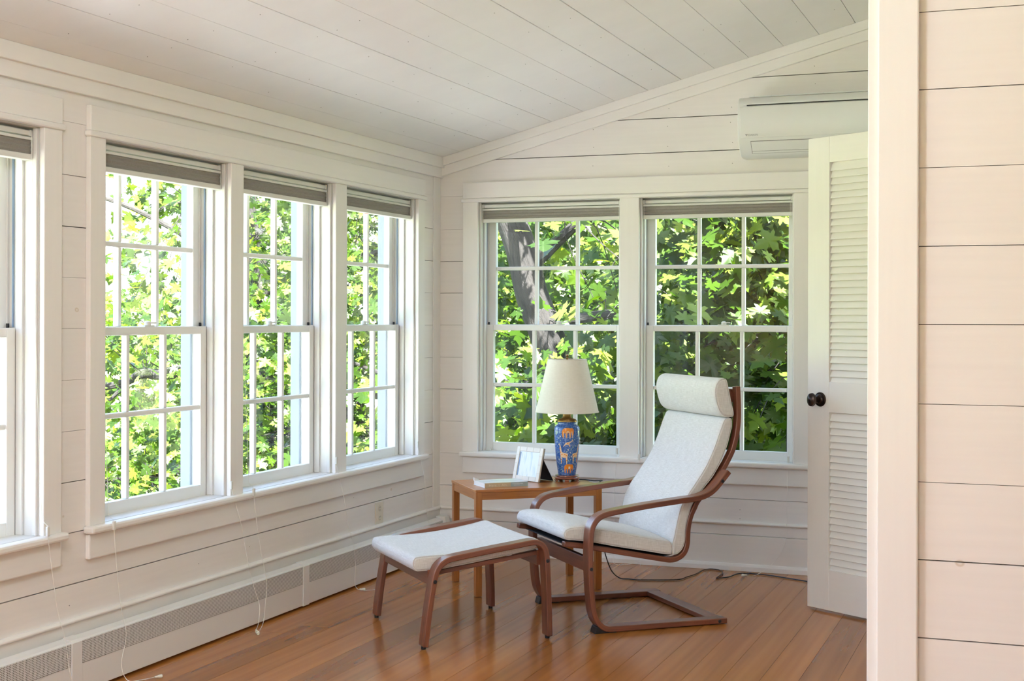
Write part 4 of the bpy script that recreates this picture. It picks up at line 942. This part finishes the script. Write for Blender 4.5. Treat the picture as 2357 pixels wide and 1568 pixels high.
def maple(name_label, trunk, r0, r1, branches, boxes, n_leaf, size, seed, sun_face, singles=300, mat_='leaf', cl=.30, keep=None):
    rnd = random.Random(seed)
    t = empty('maple_tree', trunk[0]); t['label'] = name_label; t['category'] = 'tree'; T0 = Vector(trunk[0])
    limb('trunk', [Vector(p) - T0 for p in trunk], r0, r1, t, M['bark'], 16)
    anchors = []
    for pts, a, b in branches:
        limb('branch', [Vector(p) - T0 for p in pts], a, b, t, M['bark']); anchors += crom(pts, 6)
    pos = []
    for (x0, x1, y0, y1, z0, z1, wt) in boxes:
        k = int(n_leaf * wt); cc = []
        for _ in range(max(1, k // 9)): cc.append(Vector((rnd.uniform(x0, x1), rnd.uniform(y0, y1), rnd.uniform(z0, z1))))
        for i in range(k):
            c = cc[i % len(cc)]; p = c + Vector((rnd.gauss(0, cl), rnd.gauss(0, cl), rnd.gauss(0, cl * .45)))
            if keep and not keep(p): continue
            if (p.x > -.5 and p.y < .45) or (p.y < .4 and p.x > -.8 and p.x < XR + .8): continue
            pos.append(p)
    # twigs reach the leaf clusters
    pos.sort(key=lambda p: (p - CAM).length)
    for i, p in enumerate(pos[:singles]):
        o = bpy.data.objects.new('leaf', leaf_meshes[i % 4]); col.objects.link(o); o.parent = t
        s = size * rnd.uniform(.7, 1.25); o.matrix_local = Matrix.Translation(-T0) @ leaf_mtx(p, rnd, sun_face) @ Matrix.Scale(s, 4)
    vsx = []; fs = []
    for p in pos[singles:]:
        fs += leaf_faces(len(vsx)); vsx += [tuple(v - T0) for v in leaf_verts(leaf_mtx(p, rnd, sun_face), size * rnd.uniform(.7, 1.25), rnd.choice((.1, .25, 0, -.1)))]
    me = bpy.data.meshes.new('foliage'); me.from_pydata(vsx, [], fs); me.polygons.foreach_set('use_smooth', [True] * len(fs)); me.materials.append(M[mat_])
    fo = bpy.data.objects.new('foliage', me); col.objects.link(fo); fo.parent = t; fo['kind'] = 'stuff'
    mb = MB()
    for p in pos[::14]:
        q = min(anchors, key=lambda a: (Vector(a) - p).length) if anchors else trunk[-1]
        q = Vector(q); mid = (p + q) / 2 + Vector((rnd.gauss(0, .08), rnd.gauss(0, .08), .1)); 
        if (q - p).length < 1.1: mb.tube(crom([q - T0, mid - T0 + Vector((rnd.gauss(0, .06), rnd.gauss(0, .06), rnd.gauss(0, .05))), p - T0], 3), [.006, .0055, .005, .004, .0035, .003, .0025], 4)
    if mb.v:
        tw = mb.build('twigs', M['bark'], t); tw['kind'] = 'stuff'
    return t
# the trunk seen through the window behind the lamp
maple('leaning maple with thick grey trunk right outside the back windows',
      [(-.25, 3.62, -.95), (-.40, 3.52, .4), (-.58, 3.43, 1.09), (-.70, 3.39, 1.43), (-.79, 3.35, 1.83), (-.98, 3.28, 2.35), (-1.25, 3.2, 3.2), (-1.4, 3.1, 4.3)], .15, .10,
      [([(-.75, 3.37, 1.6), (.0, 3.2, 2.2), (.8, 2.6, 2.6), (1.5, 2.0, 2.7)], .05, .015), ([(-.9, 3.3, 2.1), (-.3, 2.6, 2.35), (.1, 1.9, 2.2), (.3, 1.4, 1.9)], .035, .01),
       ([(-.6, 3.42, 1.2), (.3, 3.0, 1.3), (1.2, 2.2, 1.2), (1.9, 1.6, .9)], .045, .012), ([(-.5, 3.5, .8), (.4, 3.4, .6), (1.3, 2.7, .35)], .04, .012),
       ([(-1.1, 3.25, 2.8), (-.2, 2.5, 3.4), (1.0, 1.8, 3.6)], .05, .02), ([(-.5, 3.5, .75), (-1.4, 3.2, .7), (-2.2, 3.2, .9)], .035, .012)],
      [(.75, 2.0, 1.1, 2.4, -.2, 2.4, .26), (.1, 2.2, 2.4, 5.0, -.8, 2.8, .34), (-1.6, .4, 1.4, 3.0, -.7, 1.0, .10), (-1.8, .2, 3.6, 6.0, -1.0, 3.0, .20), (-1.0, 2.2, 2.4, 4, 2.5, 3.4, .04), (-.4, .7, 1.3, 2.0, .1, .75, .05), (.9, 1.9, 1.6, 2.3, .9, 1.8, .05)],
      8600, .112, 3, Vector((.25, -.55, .70)))
# trees beyond the left windows
maple('spreading maple with dark branches beyond the left windows',
      [(-4.9, 6.4, -1.6), (-4.8, 6.2, .2), (-4.7, 6.0, 1.6), (-4.9, 5.9, 3.0), (-5.0, 5.6, 4.6)], .16, .08,
      [([(-4.8, 6.1, .9), (-4.92, 5.0, .73), (-5.18, 4.90, .68), (-5.32, 4.84, .69), (-5.5, 4.77, .60), (-5.8, 4.6, .52)], .075, .030), ([(-5.45, 4.8, .62), (-5.56, 4.75, .50), (-5.62, 4.7, .42)], .03, .012),
       ([(-4.8, 6.1, .3), (-4.0, 5.4, .1), (-3.2, 4.6, .2), (-2.5, 3.9, .3)], .045, .012), ([(-4.8, 6.0, 1.5), (-4.4, 5.0, 2.0), (-4.2, 4.0, 2.3)], .05, .012),
       ([(-4.85, 6.2, .0), (-5.2, 5.2, -.3), (-5.7, 4.5, -.35), (-6.2, 4.0, -.2)], .05, .015), ([(-4.8, 6.0, 1.7), (-6.0, 5.6, 2.4), (-7.0, 5.2, 2.7)], .04, .01), ([(-4.8, 6.1, 1.0), (-3.9, 5.9, 1.6), (-3.0, 5.4, 1.9), (-2.0, 5.2, 2.1)], .045, .012)],
      [(-4.6, -2.0, 3.0, 7.0, -1.2, 3.6, .40), (-3.4, -1.6, 2.4, 4.2, -1.0, 1.6, .10), (-5.6, -4.2, 3.6, 7.5, .7, 1.5, .05), (-6.6, -4.4, 3.6, 7.0, -1.4, .45, .15), (-5.2, -4.0, 4.6, 7.5, 1.2, 2.6, .05), (-2.6, -.6, 4.5, 8.0, -1.0, 4.0, .16)],
      17500, .080, 5, Vector((.3, -.3, .8)), keep=lambda p: not (p.x < -4.3 and p.z > 1.45 and random.random() < .78) and not (-6.1 < p.x < -4.3 and 3.4 < p.y < 5.5 and .1 < p.z < .95))
nest = empty('hanging_nest', (-5.32, 4.84, .66)); tag(nest, 'dark ball of twigs hanging under the branch outside the leftmost joined window', 'nest')
rn = random.Random(2); mb = MB()
for k in range(150):
    a, b = rn.uniform(0, 2 * PI), rn.uniform(0, 2 * PI); rr = .10
    p = [Vector((rr * math.sin(b + q) * math.cos(a), rr * math.sin(b + q) * math.sin(a), -.24 + 1.25 * rr * math.cos(b + q))) * (1 + 0 * q) for q in (0, .5, 1.0, 1.5)]
    mb.tube([x + Vector((rn.gauss(0, .015), rn.gauss(0, .015), rn.gauss(0, .015))) for x in p], .0035, 3)
ball = mb.build('twig_ball', M['bark'], nest); ball['kind'] = 'stuff'
mb = MB()
for k in range(16): mb.tube([(rn.gauss(0, .02), rn.gauss(0, .02), 0), (rn.gauss(0, .04), rn.gauss(0, .03), -.1), (rn.gauss(0, .05), rn.gauss(0, .04), -.2)], .003, 3)
mb.build('hanging_twigs', M['bark'], nest)['kind'] = 'stuff'
def far_tree(label, x, y, h, r, n, seed, zc):
    rnd = random.Random(seed); t = empty('background_tree', (x, y, -1.7)); tag(t, label, 'tree', None)
    limb('trunk', [(0, 0, 0), (.1, .1, h * .4), (-.1, .2, h * .75)], .2, .09, t, M['bark'])
    vsx = []; fs = []
    for _ in range(n):
        a = rnd.uniform(0, 2 * PI); b = math.acos(rnd.uniform(-1, 1)); rr = rnd.uniform(.55, 1) ** .6
        lump = 1 + .25 * math.sin(3 * a + seed) * math.cos(2 * b)
        p = Vector((r * rr * lump * math.sin(b) * math.cos(a), r * rr * lump * math.sin(b) * math.sin(a), zc + h * .5 * rr * lump * math.cos(b)))
        fs += leaf_faces(len(vsx)); vsx += [tuple(v) for v in leaf_verts(leaf_mtx(p, rnd, Vector((.3, -.3, .8))), rnd.uniform(.12, .22), .1)]
    me = bpy.data.meshes.new('foliage'); me.from_pydata(vsx, [], fs); me.polygons.foreach_set('use_smooth', [True] * len(fs)); me.materials.append(M['leaf_far']); fo = bpy.data.objects.new('foliage', me); col.objects.link(fo); fo.parent = t; fo['kind'] = 'stuff'
far_tree('dense leafy tree filling the view behind the leaning maple', 0.2, 9.5, 7.5, 3.2, 8000, 11, 3.6)
far_tree('rounded leafy tree seen through the corner window on the left wall', -3.6, 10.5, 8.0, 3.0, 7000, 12, 3.8)
far_tree('pale distant tree at the right of the leftmost joined window', -7.8, 10.2, 6.2, 1.7, 1500, 13, 2.9)
far_tree('low distant tree behind the branches of the leftmost joined window', -12.5, 11.5, 4.0, 2.6, 3600, 14, 1.6)

# ================================================================ fill lights added out of view to brighten the room, each under a round base
for i, (x, y) in enumerate(((3.4, -8.4), (1.45, -5.3))):
    z = ceil_z(x) - .03; t = tag(empty('fill_light_mount', (x, y, z)), ('round base of an added fill light near the rear wall', 'round base of an added fill light near the left windows')[i], 'lamp', 'fill lights added out of view')
    MB().lathe([(.001, -.03), (.14, -.03), (.16, -.015), (.17, .03)], 32).build('fill_mount_base', M['plastic'], t)
    fill_light((x, y, z - .34), FILL_LIGHT_W * (.15, 1)[i], .22)
